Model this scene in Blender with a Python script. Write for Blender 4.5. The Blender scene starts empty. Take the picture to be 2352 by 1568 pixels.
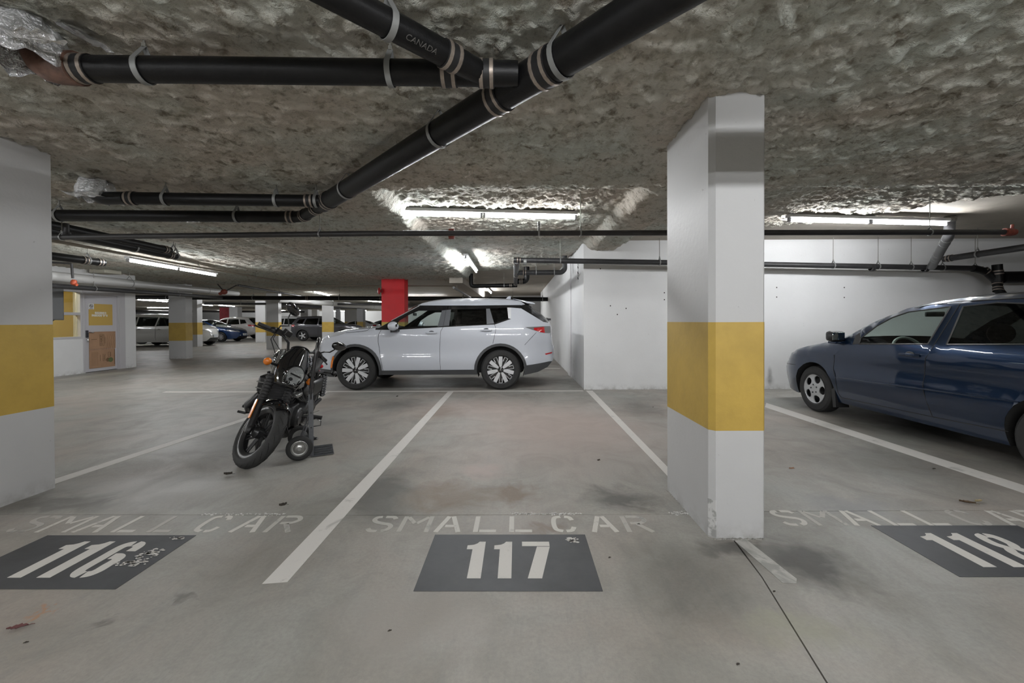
import bpy, bmesh, math, random
import numpy as np
from mathutils import Vector as V, Matrix, geometry
random.seed(7)
SC = bpy.context.scene
COL = SC.collection

# ------------------------------------------------------------------ camera
FPX, EYE = 940.0, 1.28
PPX, PPY = 1181.4, 745.0
cam = bpy.data.cameras.new('camera')
cam.sensor_width = 36.0
cam.lens = FPX * 36.0 / 2352.0
cam.shift_x = (1176.0 - PPX) / 2352.0
cam.shift_y = (PPY - 784.0) / 2352.0
cam.clip_start = 0.05
cam.clip_end = 300
camo = bpy.data.objects.new('camera', cam)
COL.objects.link(camo)
CR = Matrix.Rotation(0.007, 3, 'Z') @ Matrix.Rotation(math.pi / 2 - 0.0086, 3, 'X') @ Matrix.Rotation(-0.0043, 3, 'Z')
camo.matrix_world = Matrix.Translation((0, 0, EYE)) @ CR.to_4x4()
SC.camera = camo

# ------------------------------------------------------------------ world, exposure
world = bpy.data.worlds.new('world')
SC.world = world
world.use_nodes = True
world.node_tree.nodes['Background'].inputs[0].default_value = (0.9, 0.95, 1.0, 1)
world.node_tree.nodes['Background'].inputs[1].default_value = 0.02
SC.view_settings.view_transform = 'Standard'
SC.view_settings.look = 'None'
SC.view_settings.gamma = 1.0
SC.view_settings.use_curve_mapping = False
SC.view_settings.exposure = 0.0
TUBE_POWER = 150.0
SC.cycles.max_bounces = 10
SC.cycles.diffuse_bounces = 6
SC.cycles.glossy_bounces = 4
SC.cycles.transparent_max_bounces = 12
SC.cycles.sample_clamp_indirect = 5.0
SC.cycles.caustics_reflective = False
SC.cycles.caustics_refractive = False

# where a surveyed image point lies on a real plane of the garage
def at(px, py, X=None, Y=None, Z=None):
    d = CR @ V(((px - PPX) / FPX, -(py - PPY) / FPX, -1.0))
    t = X / d.x if X is not None else (Y / d.y if Y is not None else (Z - EYE) / d.z)
    return V((0, 0, EYE)) + d * t

# ------------------------------------------------------------------ geometry helpers
def rotto(d):
    d = V(d).normalized()
    return d.to_track_quat('Z', 'Y').to_matrix()

class Geo:
    def __init__(s):
        s.v = []; s.f = []
    def add(s, vs, fs, M=None):
        n = len(s.v)
        s.v += [V(v) if M is None else M @ V(v) for v in vs]
        s.f += [tuple(i + n for i in f) for f in fs]
        return s
    def box(s, x0, x1, y0, y1, z0, z1, M=None):
        vs = [(x, y, z) for z in (z0, z1) for y in (y0, y1) for x in (x0, x1)]
        return s.add(vs, [(0, 2, 3, 1), (4, 5, 7, 6), (0, 1, 5, 4), (2, 6, 7, 3), (0, 4, 6, 2), (1, 3, 7, 5)], M)
    def cyl(s, p0, p1, r0, r1=None, n=14, caps=True):
        return s.tube([p0, p1], [r0, r0 if r1 is None else r1], n, caps)
    def tube(s, pts, r, n=10, caps=True, closed=False):
        pts = [V(p) for p in pts]
        m = len(pts)
        rs = r if isinstance(r, (list, tuple)) else [r] * m
        tg = []
        for i in range(m):
            if closed:
                t = pts[(i + 1) % m] - pts[i - 1]
            else:
                t = pts[min(i + 1, m - 1)] - pts[max(i - 1, 0)]
            tg.append(t.normalized())
        u = tg[0].orthogonal().normalized()
        vs = []
        for i in range(m):
            if i:
                u = (u - tg[i] * u.dot(tg[i]))
                u = u.normalized() if u.length > 1e-6 else tg[i].orthogonal().normalized()
            w = tg[i].cross(u)
            for k in range(n):
                a = 2 * math.pi * k / n
                vs.append(pts[i] + (u * math.cos(a) + w * math.sin(a)) * rs[i])
        fs = []
        for i in range(m if closed else m - 1):
            j = (i + 1) % m
            for k in range(n):
                l = (k + 1) % n
                fs.append((i * n + k, i * n + l, j * n + l, j * n + k))
        if caps and not closed:
            fs.append(tuple(range(n - 1, -1, -1)))
            fs.append(tuple((m - 1) * n + k for k in range(n)))
        return s.add(vs, fs)
    def lathe(s, prof, p, axis, n=24, closed=False, caps=False):
        # prof: (radius, distance along axis)
        R = rotto(axis); p = V(p)
        vs = []
        for (r, t) in prof:
            for k in range(n):
                a = 2 * math.pi * k / n
                vs.append(p + R @ V((r * math.cos(a), r * math.sin(a), t)))
        fs = []; m = len(prof)
        for i in range(m if closed else m - 1):
            j = (i + 1) % m
            for k in range(n):
                l = (k + 1) % n
                fs.append((i * n + k, i * n + l, j * n + l, j * n + k))
        if caps and not closed:
            if prof[0][0] > 1e-5: fs.append(tuple(range(n - 1, -1, -1)))
            if prof[-1][0] > 1e-5: fs.append(tuple((m - 1) * n + k for k in range(n)))
        return s.add(vs, fs)
    def torus(s, c, axis, R, r, n=24, m=8, a0=0, a1=None):
        Q = rotto(axis); c = V(c)
        full = a1 is None
        a1 = 2 * math.pi if full else a1
        pts = [c + Q @ V((R * math.cos(a0 + (a1 - a0) * k / n), R * math.sin(a0 + (a1 - a0) * k / n), 0)) for k in range(n if full else n + 1)]
        return s.tube(pts, r, m, True, full)
    def band(s, c, axis, R, w, th=0.003, n=20):
        return s.lathe([(R, -w / 2), (R + th, -w / 2), (R + th, w / 2), (R, w / 2)], c, axis, n, True)
    def prism(s, poly, h, M=None):
        n = len(poly)
        tris = geometry.tessellate_polygon([[V((x, y, 0)) for x, y in poly]])
        vs = [(x, y, 0) for x, y in poly] + [(x, y, h) for x, y in poly]
        area = sum(poly[i][0] * poly[(i + 1) % n][1] - poly[(i + 1) % n][0] * poly[i][1] for i in range(n))
        fs = []
        for a, b, c in tris:
            pa, pb, pc = poly[a], poly[b], poly[c]
            if (pb[0] - pa[0]) * (pc[1] - pa[1]) - (pb[1] - pa[1]) * (pc[0] - pa[0]) < 0: b, c = c, b
            fs += [(c, b, a), (a + n, b + n, c + n)]
        for i in range(n):
            j = (i + 1) % n
            fs.append((i, j, j + n, i + n) if area > 0 else (j, i, i + n, j + n))
        return s.add(vs, fs, M)
    def ell(s, c, rx, ry, rz, n=16, m=10, M=None):
        vs = []; fs = []
        for i in range(m + 1):
            th = math.pi * i / m
            for k in range(n):
                a = 2 * math.pi * k / n
                vs.append(V((rx * math.sin(th) * math.cos(a), ry * math.sin(th) * math.sin(a), rz * math.cos(th))))
        for i in range(m):
            for k in range(n):
                l = (k + 1) % n
                fs.append((i * n + k, (i + 1) * n + k, (i + 1) * n + l, i * n + l))
        T = Matrix.Translation(V(c)) @ (M.to_4x4() if M else Matrix.Identity(4))
        return s.add(vs, fs, T)
    def grid(s, P):
        nu, nv = len(P), len(P[0])
        vs = [p for row in P for p in row]
        return s.add(vs, [(i * nv + j, i * nv + j + 1, (i + 1) * nv + j + 1, (i + 1) * nv + j) for i in range(nu - 1) for j in range(nv - 1)])
    def xf(s, M):
        s.v = [M @ v for v in s.v]; return s
    def obj(s, name, mat, parent=None, w=False, smooth=38, bevel=0, label=None, kind=None):
        vs = s.v
        if parent is not None and w:
            Mi = ROOTM[parent.name].inverted(); vs = [Mi @ v for v in vs]
        me = bpy.data.meshes.new(name)
        me.from_pydata([tuple(v) for v in vs], [], s.f)
        me.update()
        if smooth:
            me.shade_smooth()
            if smooth < 180: me.set_sharp_from_angle(angle=math.radians(smooth))
        o = bpy.data.objects.new(name, me)
        COL.objects.link(o)
        if mat is not None: me.materials.append(mat)
        if parent is not None:
            o.parent = parent; ROOTM[o.name] = ROOTM[parent.name]
        else:
            ROOTM[o.name] = Matrix.Identity(4)
        if bevel:
            b = o.modifiers.new('bevel', 'BEVEL'); b.width = bevel; b.segments = 2; b.limit_method = 'ANGLE'; b.angle_limit = math.radians(50)
        if label: o['label'] = label
        if kind: o['kind'] = kind
        return o

ROOTM = {}
def tag(o, label=None, cat=None, group=None, kind=None):
    if label: o['label'] = label
    if cat: o['category'] = cat
    if group: o['group'] = group
    if kind: o['kind'] = kind
    return o
def thing(name, label, cat, loc=(0, 0, 0), rotz=0, group=None, kind='thing'):
    o = bpy.data.objects.new(name, None)
    COL.objects.link(o)
    o.empty_display_size = 0.1
    o.location = loc; o.rotation_euler = (0, 0, rotz)
    ROOTM[o.name] = Matrix.Translation(V(loc)) @ Matrix.Rotation(rotz, 4, 'Z')
    return tag(o, label, cat, group, kind)
def clone(root, loc, rotz=None, label=None):
    def cp(o, par):
        c = o.copy(); COL.objects.link(c)
        if par: c.parent = par
        ROOTM[c.name] = Matrix.Identity(4)
        for ch in [k for k in bpy.data.objects if k.parent == o]: cp(ch, c)
        return c
    r = cp(root, None)
    r.location = loc
    if rotz is not None: r.rotation_euler = (0, 0, rotz)
    ROOTM[r.name] = Matrix.Translation(V(loc)) @ Matrix.Rotation(r.rotation_euler.z, 4, 'Z')
    if label: r['label'] = label
    return r

# ------------------------------------------------------------------ materials
def new_mat(name):
    m = bpy.data.materials.new(name); m.use_nodes = True
    nt = m.node_tree
    return m, nt, nt.nodes['Principled BSDF']
def nd(nt, typ, **kw):
    n = nt.nodes.new(typ)
    for k, v in kw.items():
        if k.startswith('i_'):
            key = k[2:]
            n.inputs[int(key) if key.isdigit() else key].default_value = v
        else: setattr(n, k, v)
    return n
def ramp(nt, fac, stops):
    r = nt.nodes.new('ShaderNodeValToRGB')
    el = r.color_ramp.elements
    while len(el) < len(stops): el.new(0.5)
    for e, (p, c) in zip(el, stops):
        e.position = p
        e.color = (c, c, c, 1) if isinstance(c, (int, float)) else (*c, 1)
    nt.links.new(fac, r.inputs[0])
    return r.outputs[0]
def pos(nt, obj=False):
    if obj: return nd(nt, 'ShaderNodeTexCoord').outputs['Object']
    return nd(nt, 'ShaderNodeNewGeometry').outputs['Position']
def mixc(nt, fac, a, b, mode='MIX'):
    m = nd(nt, 'ShaderNodeMix', data_type='RGBA', blend_type=mode)
    for s, v in ((m.inputs[0], fac), (m.inputs[6], a), (m.inputs[7], b)):
        if isinstance(v, bpy.types.NodeSocket): nt.links.new(v, s)
        elif isinstance(v, (int, float)): s.default_value = v
        else: s.default_value = (*v, 1)
    return m.outputs[2]
def noise_t(nt, p, scale, detail=4, rough=0.6, dist=0.0, sc=None):
    if sc:
        mp = nd(nt, 'ShaderNodeMapping'); mp.inputs['Scale'].default_value = sc
        nt.links.new(p, mp.inputs[0]); p = mp.outputs[0]
    n = nd(nt, 'ShaderNodeTexNoise', i_Scale=scale, i_Detail=detail, i_Roughness=rough, i_Distortion=dist)
    nt.links.new(p, n.inputs['Vector'])
    return n.outputs[0]
def bump(nt, bs, h, dist, strength=1.0):
    b = nd(nt, 'ShaderNodeBump', i_Strength=strength, i_Distance=dist)
    nt.links.new(h, b.inputs['Height']); nt.links.new(b.outputs[0], bs.inputs['Normal'])
def mat(name, col, rough=0.5, metal=0.0, coat=0.0, var=0.0, vscale=8.0, col2=None, thr=None, bmp=0, bscale=60, emit=0, spec=0.5, ior=None):
    m, nt, bs = new_mat(name)
    bs.inputs['Base Color'].default_value = (*col, 1)
    bs.inputs['Roughness'].default_value = rough
    bs.inputs['Metallic'].default_value = metal
    bs.inputs['Specular IOR Level'].default_value = spec
    if coat:
        bs.inputs['Coat Weight'].default_value = coat; bs.inputs['Coat Roughness'].default_value = 0.04
    if var or col2:
        p = pos(nt, True)
        n = noise_t(nt, p, vscale, 5, 0.65)
        if col2 is None: col2 = tuple(c * (1 - var) for c in col)
        f = ramp(nt, n, [(thr or 0.4, 0.0), ((thr or 0.4) + (0.25 if thr is None else 0.08), 1.0)])
        nt.links.new(mixc(nt, f, col, col2), bs.inputs['Base Color'])
    if bmp:
        bump(nt, bs, noise_t(nt, pos(nt, True), bscale, 4), bmp)
    if emit:
        bs.inputs['Emission Color'].default_value = (*col, 1); bs.inputs['Emission Strength'].default_value = emit
    return m
def glass_mat(name, tint, rough=0.02):
    m = bpy.data.materials.new(name); m.use_nodes = True
    nt = m.node_tree; nt.nodes.clear()
    out = nd(nt, 'ShaderNodeOutputMaterial'); tr = nd(nt, 'ShaderNodeBsdfTransparent'); gl = nd(nt, 'ShaderNodeBsdfGlossy', i_Roughness=rough)
    tr.inputs[0].default_value = (*tint, 1)
    fr = nd(nt, 'ShaderNodeFresnel'); mx = nd(nt, 'ShaderNodeMixShader')
    # thin pane: the same reflectance whichever face is seen
    bf = nd(nt, 'ShaderNodeMath', operation='MULTIPLY_ADD'); bf.inputs[1].default_value = 1 / 1.52 - 1.52; bf.inputs[2].default_value = 1.52
    nt.links.new(nd(nt, 'ShaderNodeNewGeometry').outputs['Backfacing'], bf.inputs[0]); nt.links.new(bf.outputs[0], fr.inputs['IOR'])
    nt.links.new(fr.outputs[0], mx.inputs[0]); nt.links.new(tr.outputs[0], mx.inputs[1]); nt.links.new(gl.outputs[0], mx.inputs[2])
    nt.links.new(mx.outputs[0], out.inputs[0])
    return m

BLACK_PLASTIC = mat('black_plastic', (0.018, 0.018, 0.019), 0.45)
TRIM_GREY = mat('grey_cladding', (0.05, 0.052, 0.055), 0.6)
GLOSS_BLACK = mat('gloss_black', (0.008, 0.008, 0.009), 0.12, coat=0.6)
DARK_VOID = mat('dark_underside', (0.012, 0.012, 0.012), 0.9)
RUBBER = mat('tyre_rubber', (0.022, 0.022, 0.022), 0.75, var=0.3, vscale=20)
STEEL = mat('galvanised_steel', (0.42, 0.42, 0.40), 0.38, metal=0.85, var=0.3, vscale=30)
CHROME = mat('chrome', (0.75, 0.75, 0.76), 0.08, metal=1.0)
ALLOY = mat('machined_alloy', (0.72, 0.73, 0.75), 0.3, metal=0.45)
SILVER = mat('silver_wheel_paint', (0.52, 0.53, 0.54), 0.35, metal=0.4)
AMBER = mat('amber_lens', (0.75, 0.20, 0.015), 0.18, coat=0.5)
RED_LENS = mat('red_lens', (0.45, 0.008, 0.012), 0.15, coat=0.6)
CLEAR_LENS = mat('clear_lens', (0.62, 0.64, 0.67), 0.08, metal=0.35, coat=0.8)
IRON_PIPE = mat('black_iron_pipe', (0.007, 0.007, 0.0075), 0.42, spec=0.3, var=0.35, vscale=14, bmp=0.001, bscale=80)
GREY_PIPE = mat('dark_grey_pipe', (0.032, 0.032, 0.034), 0.45, var=0.3, vscale=10)
SEAM = mat('panel_gap', (0.02, 0.02, 0.022), 0.8)
# ================================================================== ROOM SHELL
SLAB = 2.76
def conc_floor():
    m, nt, bs = new_mat('concrete_floor')
    p = pos(nt)
    big = noise_t(nt, p, 0.55, 5, 0.6, 0.6)
    med = noise_t(nt, p, 2.2, 6, 0.65, 0.8)
    fine = noise_t(nt, p, 55, 4, 0.7)
    strk = noise_t(nt, p, 3.2, 6, 0.7, 0.3, sc=(5.0, 0.7, 1))
    c = mixc(nt, ramp(nt, big, [(0.35, 0), (0.65, 1)]), (0.355, 0.358, 0.330), (0.362, 0.315, 0.276))
    c = mixc(nt, ramp(nt, med, [(0.45, 0), (0.72, 0.75)]), c, (0.25, 0.237, 0.213))
    c = mixc(nt, ramp(nt, strk, [(0.50, 0), (0.78, 0.55)]), c, (0.26, 0.256, 0.242))
    c = mixc(nt, ramp(nt, fine, [(0.35, 0.22), (0.62, 0)]), c, (0.16, 0.155, 0.145))
    spk = noise_t(nt, p, 160, 2, 0.5)
    c = mixc(nt, ramp(nt, spk, [(0.70, 0), (0.76, 0.6)]), c, (0.11, 0.10, 0.09))
    # individual stains and patches: (x, y, rx, ry, colour, strength)
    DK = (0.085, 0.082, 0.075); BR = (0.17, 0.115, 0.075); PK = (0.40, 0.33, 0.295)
    wob = noise_t(nt, p, 3.5, 4, 0.6)
    vadd = nd(nt, 'ShaderNodeVectorMath', operation='MULTIPLY_ADD')
    cmb = nd(nt, 'ShaderNodeCombineXYZ')
    nt.links.new(wob, cmb.inputs[0]); nt.links.new(noise_t(nt, p, 4.1, 4, 0.6, 1.0), cmb.inputs[1])
    vadd.inputs[1].default_value = (0.5, 0.5, 0); nt.links.new(cmb.outputs[0], vadd.inputs[0]); nt.links.new(p, vadd.inputs[2])
    q = vadd.outputs[0]
    stains = []
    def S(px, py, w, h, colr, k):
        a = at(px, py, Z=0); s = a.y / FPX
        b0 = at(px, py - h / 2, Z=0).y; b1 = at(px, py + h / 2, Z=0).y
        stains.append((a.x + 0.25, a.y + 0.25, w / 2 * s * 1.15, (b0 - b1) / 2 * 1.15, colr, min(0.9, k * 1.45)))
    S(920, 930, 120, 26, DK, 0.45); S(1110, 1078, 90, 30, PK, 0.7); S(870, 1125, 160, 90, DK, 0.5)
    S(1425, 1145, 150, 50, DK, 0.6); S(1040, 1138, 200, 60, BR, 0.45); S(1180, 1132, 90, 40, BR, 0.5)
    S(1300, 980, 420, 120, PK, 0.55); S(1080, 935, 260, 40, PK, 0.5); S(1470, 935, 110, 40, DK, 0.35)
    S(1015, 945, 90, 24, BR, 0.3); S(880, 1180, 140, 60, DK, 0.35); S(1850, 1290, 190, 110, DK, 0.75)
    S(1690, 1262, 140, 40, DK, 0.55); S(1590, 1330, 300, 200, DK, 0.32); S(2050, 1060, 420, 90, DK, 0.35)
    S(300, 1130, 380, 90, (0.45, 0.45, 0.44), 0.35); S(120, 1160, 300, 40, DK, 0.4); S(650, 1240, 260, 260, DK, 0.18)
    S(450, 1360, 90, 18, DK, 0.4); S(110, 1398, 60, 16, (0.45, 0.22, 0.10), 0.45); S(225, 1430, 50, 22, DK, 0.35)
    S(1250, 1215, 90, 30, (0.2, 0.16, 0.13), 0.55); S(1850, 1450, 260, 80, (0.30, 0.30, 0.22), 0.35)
    S(1000, 850, 520, 50, DK, 0.55); S(2150, 985, 420, 70, DK, 0.6); S(620, 980, 300, 90, (0.30, 0.30, 0.29), 0.4)  # broad darker patches beneath the white car, blue car and motorcycle
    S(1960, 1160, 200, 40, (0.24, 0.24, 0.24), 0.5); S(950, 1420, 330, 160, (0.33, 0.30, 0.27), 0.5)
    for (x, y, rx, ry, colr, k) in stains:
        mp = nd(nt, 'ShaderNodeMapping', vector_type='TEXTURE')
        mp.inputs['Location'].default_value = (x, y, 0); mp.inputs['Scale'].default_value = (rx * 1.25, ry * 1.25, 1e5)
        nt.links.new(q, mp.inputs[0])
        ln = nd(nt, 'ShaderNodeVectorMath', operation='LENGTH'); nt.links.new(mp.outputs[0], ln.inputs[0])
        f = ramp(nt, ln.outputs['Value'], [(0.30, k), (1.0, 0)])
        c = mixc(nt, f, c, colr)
    nt.links.new(c, bs.inputs['Base Color'])
    r = ramp(nt, med, [(0.3, 0.42), (0.7, 0.62)])
    nt.links.new(r, bs.inputs['Roughness'])
    bs.inputs['Specular IOR Level'].default_value = 0.45
    bump(nt, bs, fine, 0.0012)
    return m
FLOOR_MAT = conc_floor()

def white_paint(name, col=(0.70, 0.70, 0.70), marks=0.35, smears=()):
    m, nt, bs = new_mat(name)
    p = pos(nt)
    n1 = noise_t(nt, p, 1.3, 4, 0.6)
    c = mixc(nt, ramp(nt, n1, [(0.4, 0), (0.75, 0.5)]), col, tuple(x * 0.88 for x in col))
    sp = noise_t(nt, p, 22, 3, 0.55)
    c = mixc(nt, ramp(nt, sp, [(0.735, 0), (0.76, marks)]), c, (0.16, 0.15, 0.14))
    # scuffs and dirt that sit close to the floor
    sx = nd(nt, 'ShaderNodeSeparateXYZ'); nt.links.new(p, sx.inputs[0])
    low = ramp(nt, sx.outputs[2], [(0.0, 0.75), (0.035, 0.35), (0.12, 0.0)])
    nz = noise_t(nt, p, 9, 5, 0.7)
    fm = nd(nt, 'ShaderNodeMath', operation='MULTIPLY'); nt.links.new(low, fm.inputs[0]); nt.links.new(ramp(nt, nz, [(0.4, 0), (0.65, 1)]), fm.inputs[1])
    c = mixc(nt, fm.outputs[0], c, (0.27, 0.26, 0.24))
    for (cx, cy, cz, rx, ry, rz_, k) in smears:   # soft grey smudges
        mp = nd(nt, 'ShaderNodeMapping', vector_type='TEXTURE')
        mp.inputs['Location'].default_value = (cx, cy, cz); mp.inputs['Scale'].default_value = (rx, ry, rz_)
        nt.links.new(p, mp.inputs[0])
        ln = nd(nt, 'ShaderNodeVectorMath', operation='LENGTH'); nt.links.new(mp.outputs[0], ln.inputs[0])
        fk = nd(nt, 'ShaderNodeMath', operation='MULTIPLY'); nt.links.new(ramp(nt, ln.outputs['Value'], [(0.1, k), (1.0, 0)]), fk.inputs[0]); nt.links.new(ramp(nt, nz, [(0.25, 0.45), (0.6, 1)]), fk.inputs[1])
        c = mixc(nt, fk.outputs[0], c, (0.16, 0.155, 0.15))
    nt.links.new(c, bs.inputs['Base Color'])
    bs.inputs['Roughness'].default_value = 0.55
    bump(nt, bs, noise_t(nt, p, 30, 4, 0.6), 0.0015)
    return m
def sm(px, py, w, h, k, X=None, Y=None):
    a = at(px, py, X=X, Y=Y); s_ = a.y / FPX
    return (a.x, a.y, a.z, 1.0 if X else w * s_, 0.3 if Y else w * s_ * abs(a.y / (a.x - 0.0)) , h * s_, k)
WALL_WHITE = white_paint('white_painted_concrete', (0.76, 0.765, 0.77), smears=[sm(1768, 862, 7, 24, 0.8, Y=7.6), sm(1768, 874, 13, 14, 0.5, Y=7.6), sm(1318, 830, 11, 70, 0.45, X=1.235), sm(1283, 815, 7, 40, 0.5, X=1.235), sm(1335, 840, 10, 60, 0.2, X=1.235)])
COL_WHITE = white_paint('white_column_paint', (0.565, 0.565, 0.565))
YELLOW = mat('yellow_paint', (0.55, 0.37, 0.075), 0.5, var=0.15, vscale=3, bmp=0.0015, bscale=30)
RED_PAINT = mat('red_paint', (0.55, 0.002, 0.008), 0.45, var=0.1, vscale=4)
def conc_ceiling():
    m, nt, bs = new_mat('bare_concrete')
    p = pos(nt)
    c = mixc(nt, ramp(nt, noise_t(nt, p, 0.8, 6, 0.65, 0.5), [(0.3, 0), (0.7, 1)]), (0.50, 0.455, 0.395), (0.37, 0.34, 0.29))
    c = mixc(nt, ramp(nt, noise_t(nt, p, 14, 4), [(0.55, 0), (0.75, 0.35)]), c, (0.25, 0.23, 0.195))
    nt.links.new(c, bs.inputs['Base Color']); bs.inputs['Roughness'].default_value = 0.8
    bump(nt, bs, noise_t(nt, p, 12, 5), 0.004)
    return m
CONC = conc_ceiling()

# ---- floor: three slabs cast on a base, with open saw joints between them
floor = Geo().box(-60, 30, -14, 62, -0.20, -0.03).obj('floor', DARK_VOID, smooth=0)
tag(floor, 'grey stained concrete parking floor with painted stall markings', kind='structure')
g = 0.0035
def slab(poly):
    o = Geo().prism(poly, 0.06, Matrix.Translation((0, 0, -0.06))).obj('slab', FLOOR_MAT, floor, smooth=0)
    return o
jl = [(-60, 2.71), (-3.3, 2.705), (-1.2, 2.690), (1.30, 2.698), (1.65, 2.738), (3.4, 2.753), (30, 2.78)]
jx = [(1.292, 2.698), (1.213, 2.035), (1.087, 1.439), (-2.2, -14)]
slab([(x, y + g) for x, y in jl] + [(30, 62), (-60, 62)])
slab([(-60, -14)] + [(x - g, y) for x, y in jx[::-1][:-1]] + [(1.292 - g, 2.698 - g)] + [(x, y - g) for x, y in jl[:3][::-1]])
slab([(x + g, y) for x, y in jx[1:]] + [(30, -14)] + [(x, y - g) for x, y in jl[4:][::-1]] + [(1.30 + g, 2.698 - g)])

# ---- ceiling slab and sprayed insulation
ceiling = Geo().box(-60, 30, -14, 62, SLAB, SLAB + 0.25).obj('ceiling', CONC, smooth=0)
tag(ceiling, 'bare concrete ceiling slab above the sprayed insulation', kind='structure')

def perlin(x, y, seed=0):
    rng = np.random.RandomState(seed)
    perm = rng.permutation(256); perm = np.concatenate([perm, perm])
    ang = rng.rand(256) * 2 * np.pi
    gx, gy = np.cos(ang), np.sin(ang)
    xi = np.floor(x).astype(int); yi = np.floor(y).astype(int)
    xf = x - xi; yf = y - yi
    u = xf ** 3 * (xf * (xf * 6 - 15) + 10); v = yf ** 3 * (yf * (yf * 6 - 15) + 10)
    def gr(ix, iy, dx, dy):
        h = perm[perm[ix & 255] + (iy & 255)]
        return gx[h] * dx + gy[h] * dy
    a = gr(xi, yi, xf, yf); b = gr(xi + 1, yi, xf - 1, yf); c = gr(xi, yi + 1, xf, yf - 1); d = gr(xi + 1, yi + 1, xf - 1, yf - 1)
    return (a + u * (b - a)) + v * ((c + u * (d - c)) - (a + u * (b - a)))
def sst(a, b, x):
    t = np.clip((x - a) / (b - a), 0, 1); return t * t * (3 - 2 * t)
# far edge of the insulation, as y for each x
EDGE_X = [-60, -14.0, -4.4, -3.2, -2.0, -1.75, -1.45, -1.3, -0.1, 0.9, 1.25, 1.4, 1.8, 2.1, 2.6, 3.97, 4.85, 5.15, 5.25, 6.0, 8, 30]
EDGE_Y = [60, 60, 12.9, 12.7, 13.6, 14.0, 14.0, 11.9, 11.6, 10.6, 8.6, 8.3, 8.0, 6.9, 6.6, 6.45, 6.05, 5.7, 5.2, 4.85, 4.4, 4.4]
def insul_z(x, y):
    wx = x + 0.05 * perlin(x * 2.2, y * 2.2, 11); wy = y + 0.06 * perlin(x * 2.1, y * 2.1, 12)
    back = sst(3.95, 4.55, wy)
    b1 = sst(-1.50, -1.36, wx) * (1 - sst(1.24, 1.38, wx))
    b2 = sst(1.80, 1.98, wx)
    b3 = 0.45 * (1 - sst(-4.45, -4.2, wx)) * sst(4.0, 6.0, wy)
    lev = 2.585 + 0.140 * back * np.maximum(b1, b2) + 0.10 * b3
    n1 = perlin(x * 7, y * 7, 1); n2 = perlin(x * 15, y * 15, 2); n3 = perlin(x * 31, y * 31, 3); n0 = perlin(x * 1.6, y * 1.6, 4)
    rid = np.maximum(0, 0.16 - np.abs(perlin(x * 5.5 + 0.8 * n1, y * 7.5 + 0.8 * n2, 5))) / 0.16 * 0.016
    z = lev + 0.008 + 0.014 * n0 + 0.024 * n1 + 0.024 * n2 + 0.016 * n3 - rid
    ed = np.interp(x, EDGE_X, EDGE_Y) + 0.10 * perlin(x * 3.3, y * 3.3, 21) + 0.05 * perlin(x * 12, y * 12, 22)
    d = ed - y
    z = z + (SLAB + 0.05 - z) * (1 - sst(-0.02, 0.10, d))
    return z
def insul_mat():
    m, nt, bs = new_mat('sprayed_mineral_fibre')
    p = pos(nt)
    n1 = noise_t(nt, p, 0.9, 4, 0.6); n2 = noise_t(nt, p, 11, 5, 0.68, 0.2); n3 = noise_t(nt, p, 60, 4, 0.7); n4 = noise_t(nt, p, 8.0, 5, 0.66, 0.2)
    n5 = noise_t(nt, p, 30, 5, 0.72, 0.0)
    c = mixc(nt, ramp(nt, n1, [(0.38, 0), (0.62, 1)]), (0.535, 0.56, 0.51), (0.565, 0.515, 0.45))
    c = mixc(nt, ramp(nt, n2, [(0.50, 0), (0.68, 0.75)]), c, (0.30, 0.275, 0.215))
    c = mixc(nt, ramp(nt, n4, [(0.55, 0), (0.68, 0.85)]), c, (0.16, 0.135, 0.10))  # dark mottles and pits: dust and the tufts' own shade painted into colour
    c = mixc(nt, ramp(nt, n5, [(0.56, 0), (0.66, 0.7)]), c, (0.22, 0.195, 0.15))
    c = mixc(nt, ramp(nt, n3, [(0.55, 0), (0.75, 0.4)]), c, (0.72, 0.71, 0.66))
    nt.links.new(c, bs.inputs['Base Color']); bs.inputs['Roughness'].default_value = 0.95
    bs.inputs['Specular IOR Level'].default_value = 0.15
    ad = nd(nt, 'ShaderNodeMath', operation='MULTIPLY_ADD'); ad.inputs[1].default_value = 0.7
    nt.links.new(n5, ad.inputs[0]); nt.links.new(n2, ad.inputs[2])
    bump(nt, bs, ad.outputs[0], 0.022, 0.9)
    return m
INSUL = insul_mat()
def insul_patch(x0, x1, y0, y1, st):
    nx = int((x1 - x0) / st) + 1; ny = int((y1 - y0) / st) + 1
    xs = np.linspace(x0, x1, nx); ys = np.linspace(y0, y1, ny)
    Xg, Yg = np.meshgrid(xs, ys, indexing='ij')
    Z = insul_z(Xg, Yg)
    co = np.stack([Xg, Yg, Z], -1).reshape(-1, 3)
    I = np.arange(nx * ny).reshape(nx, ny)
    q = np.stack([I[:-1, :-1], I[:-1, 1:], I[1:, 1:], I[1:, :-1]], -1).reshape(-1, 4)
    # leave out quads that end up wholly above the slab's underside
    zz = co[:, 2][q].min(1)
    q = q[zz < SLAB + 0.01]
    return co, q
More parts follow.
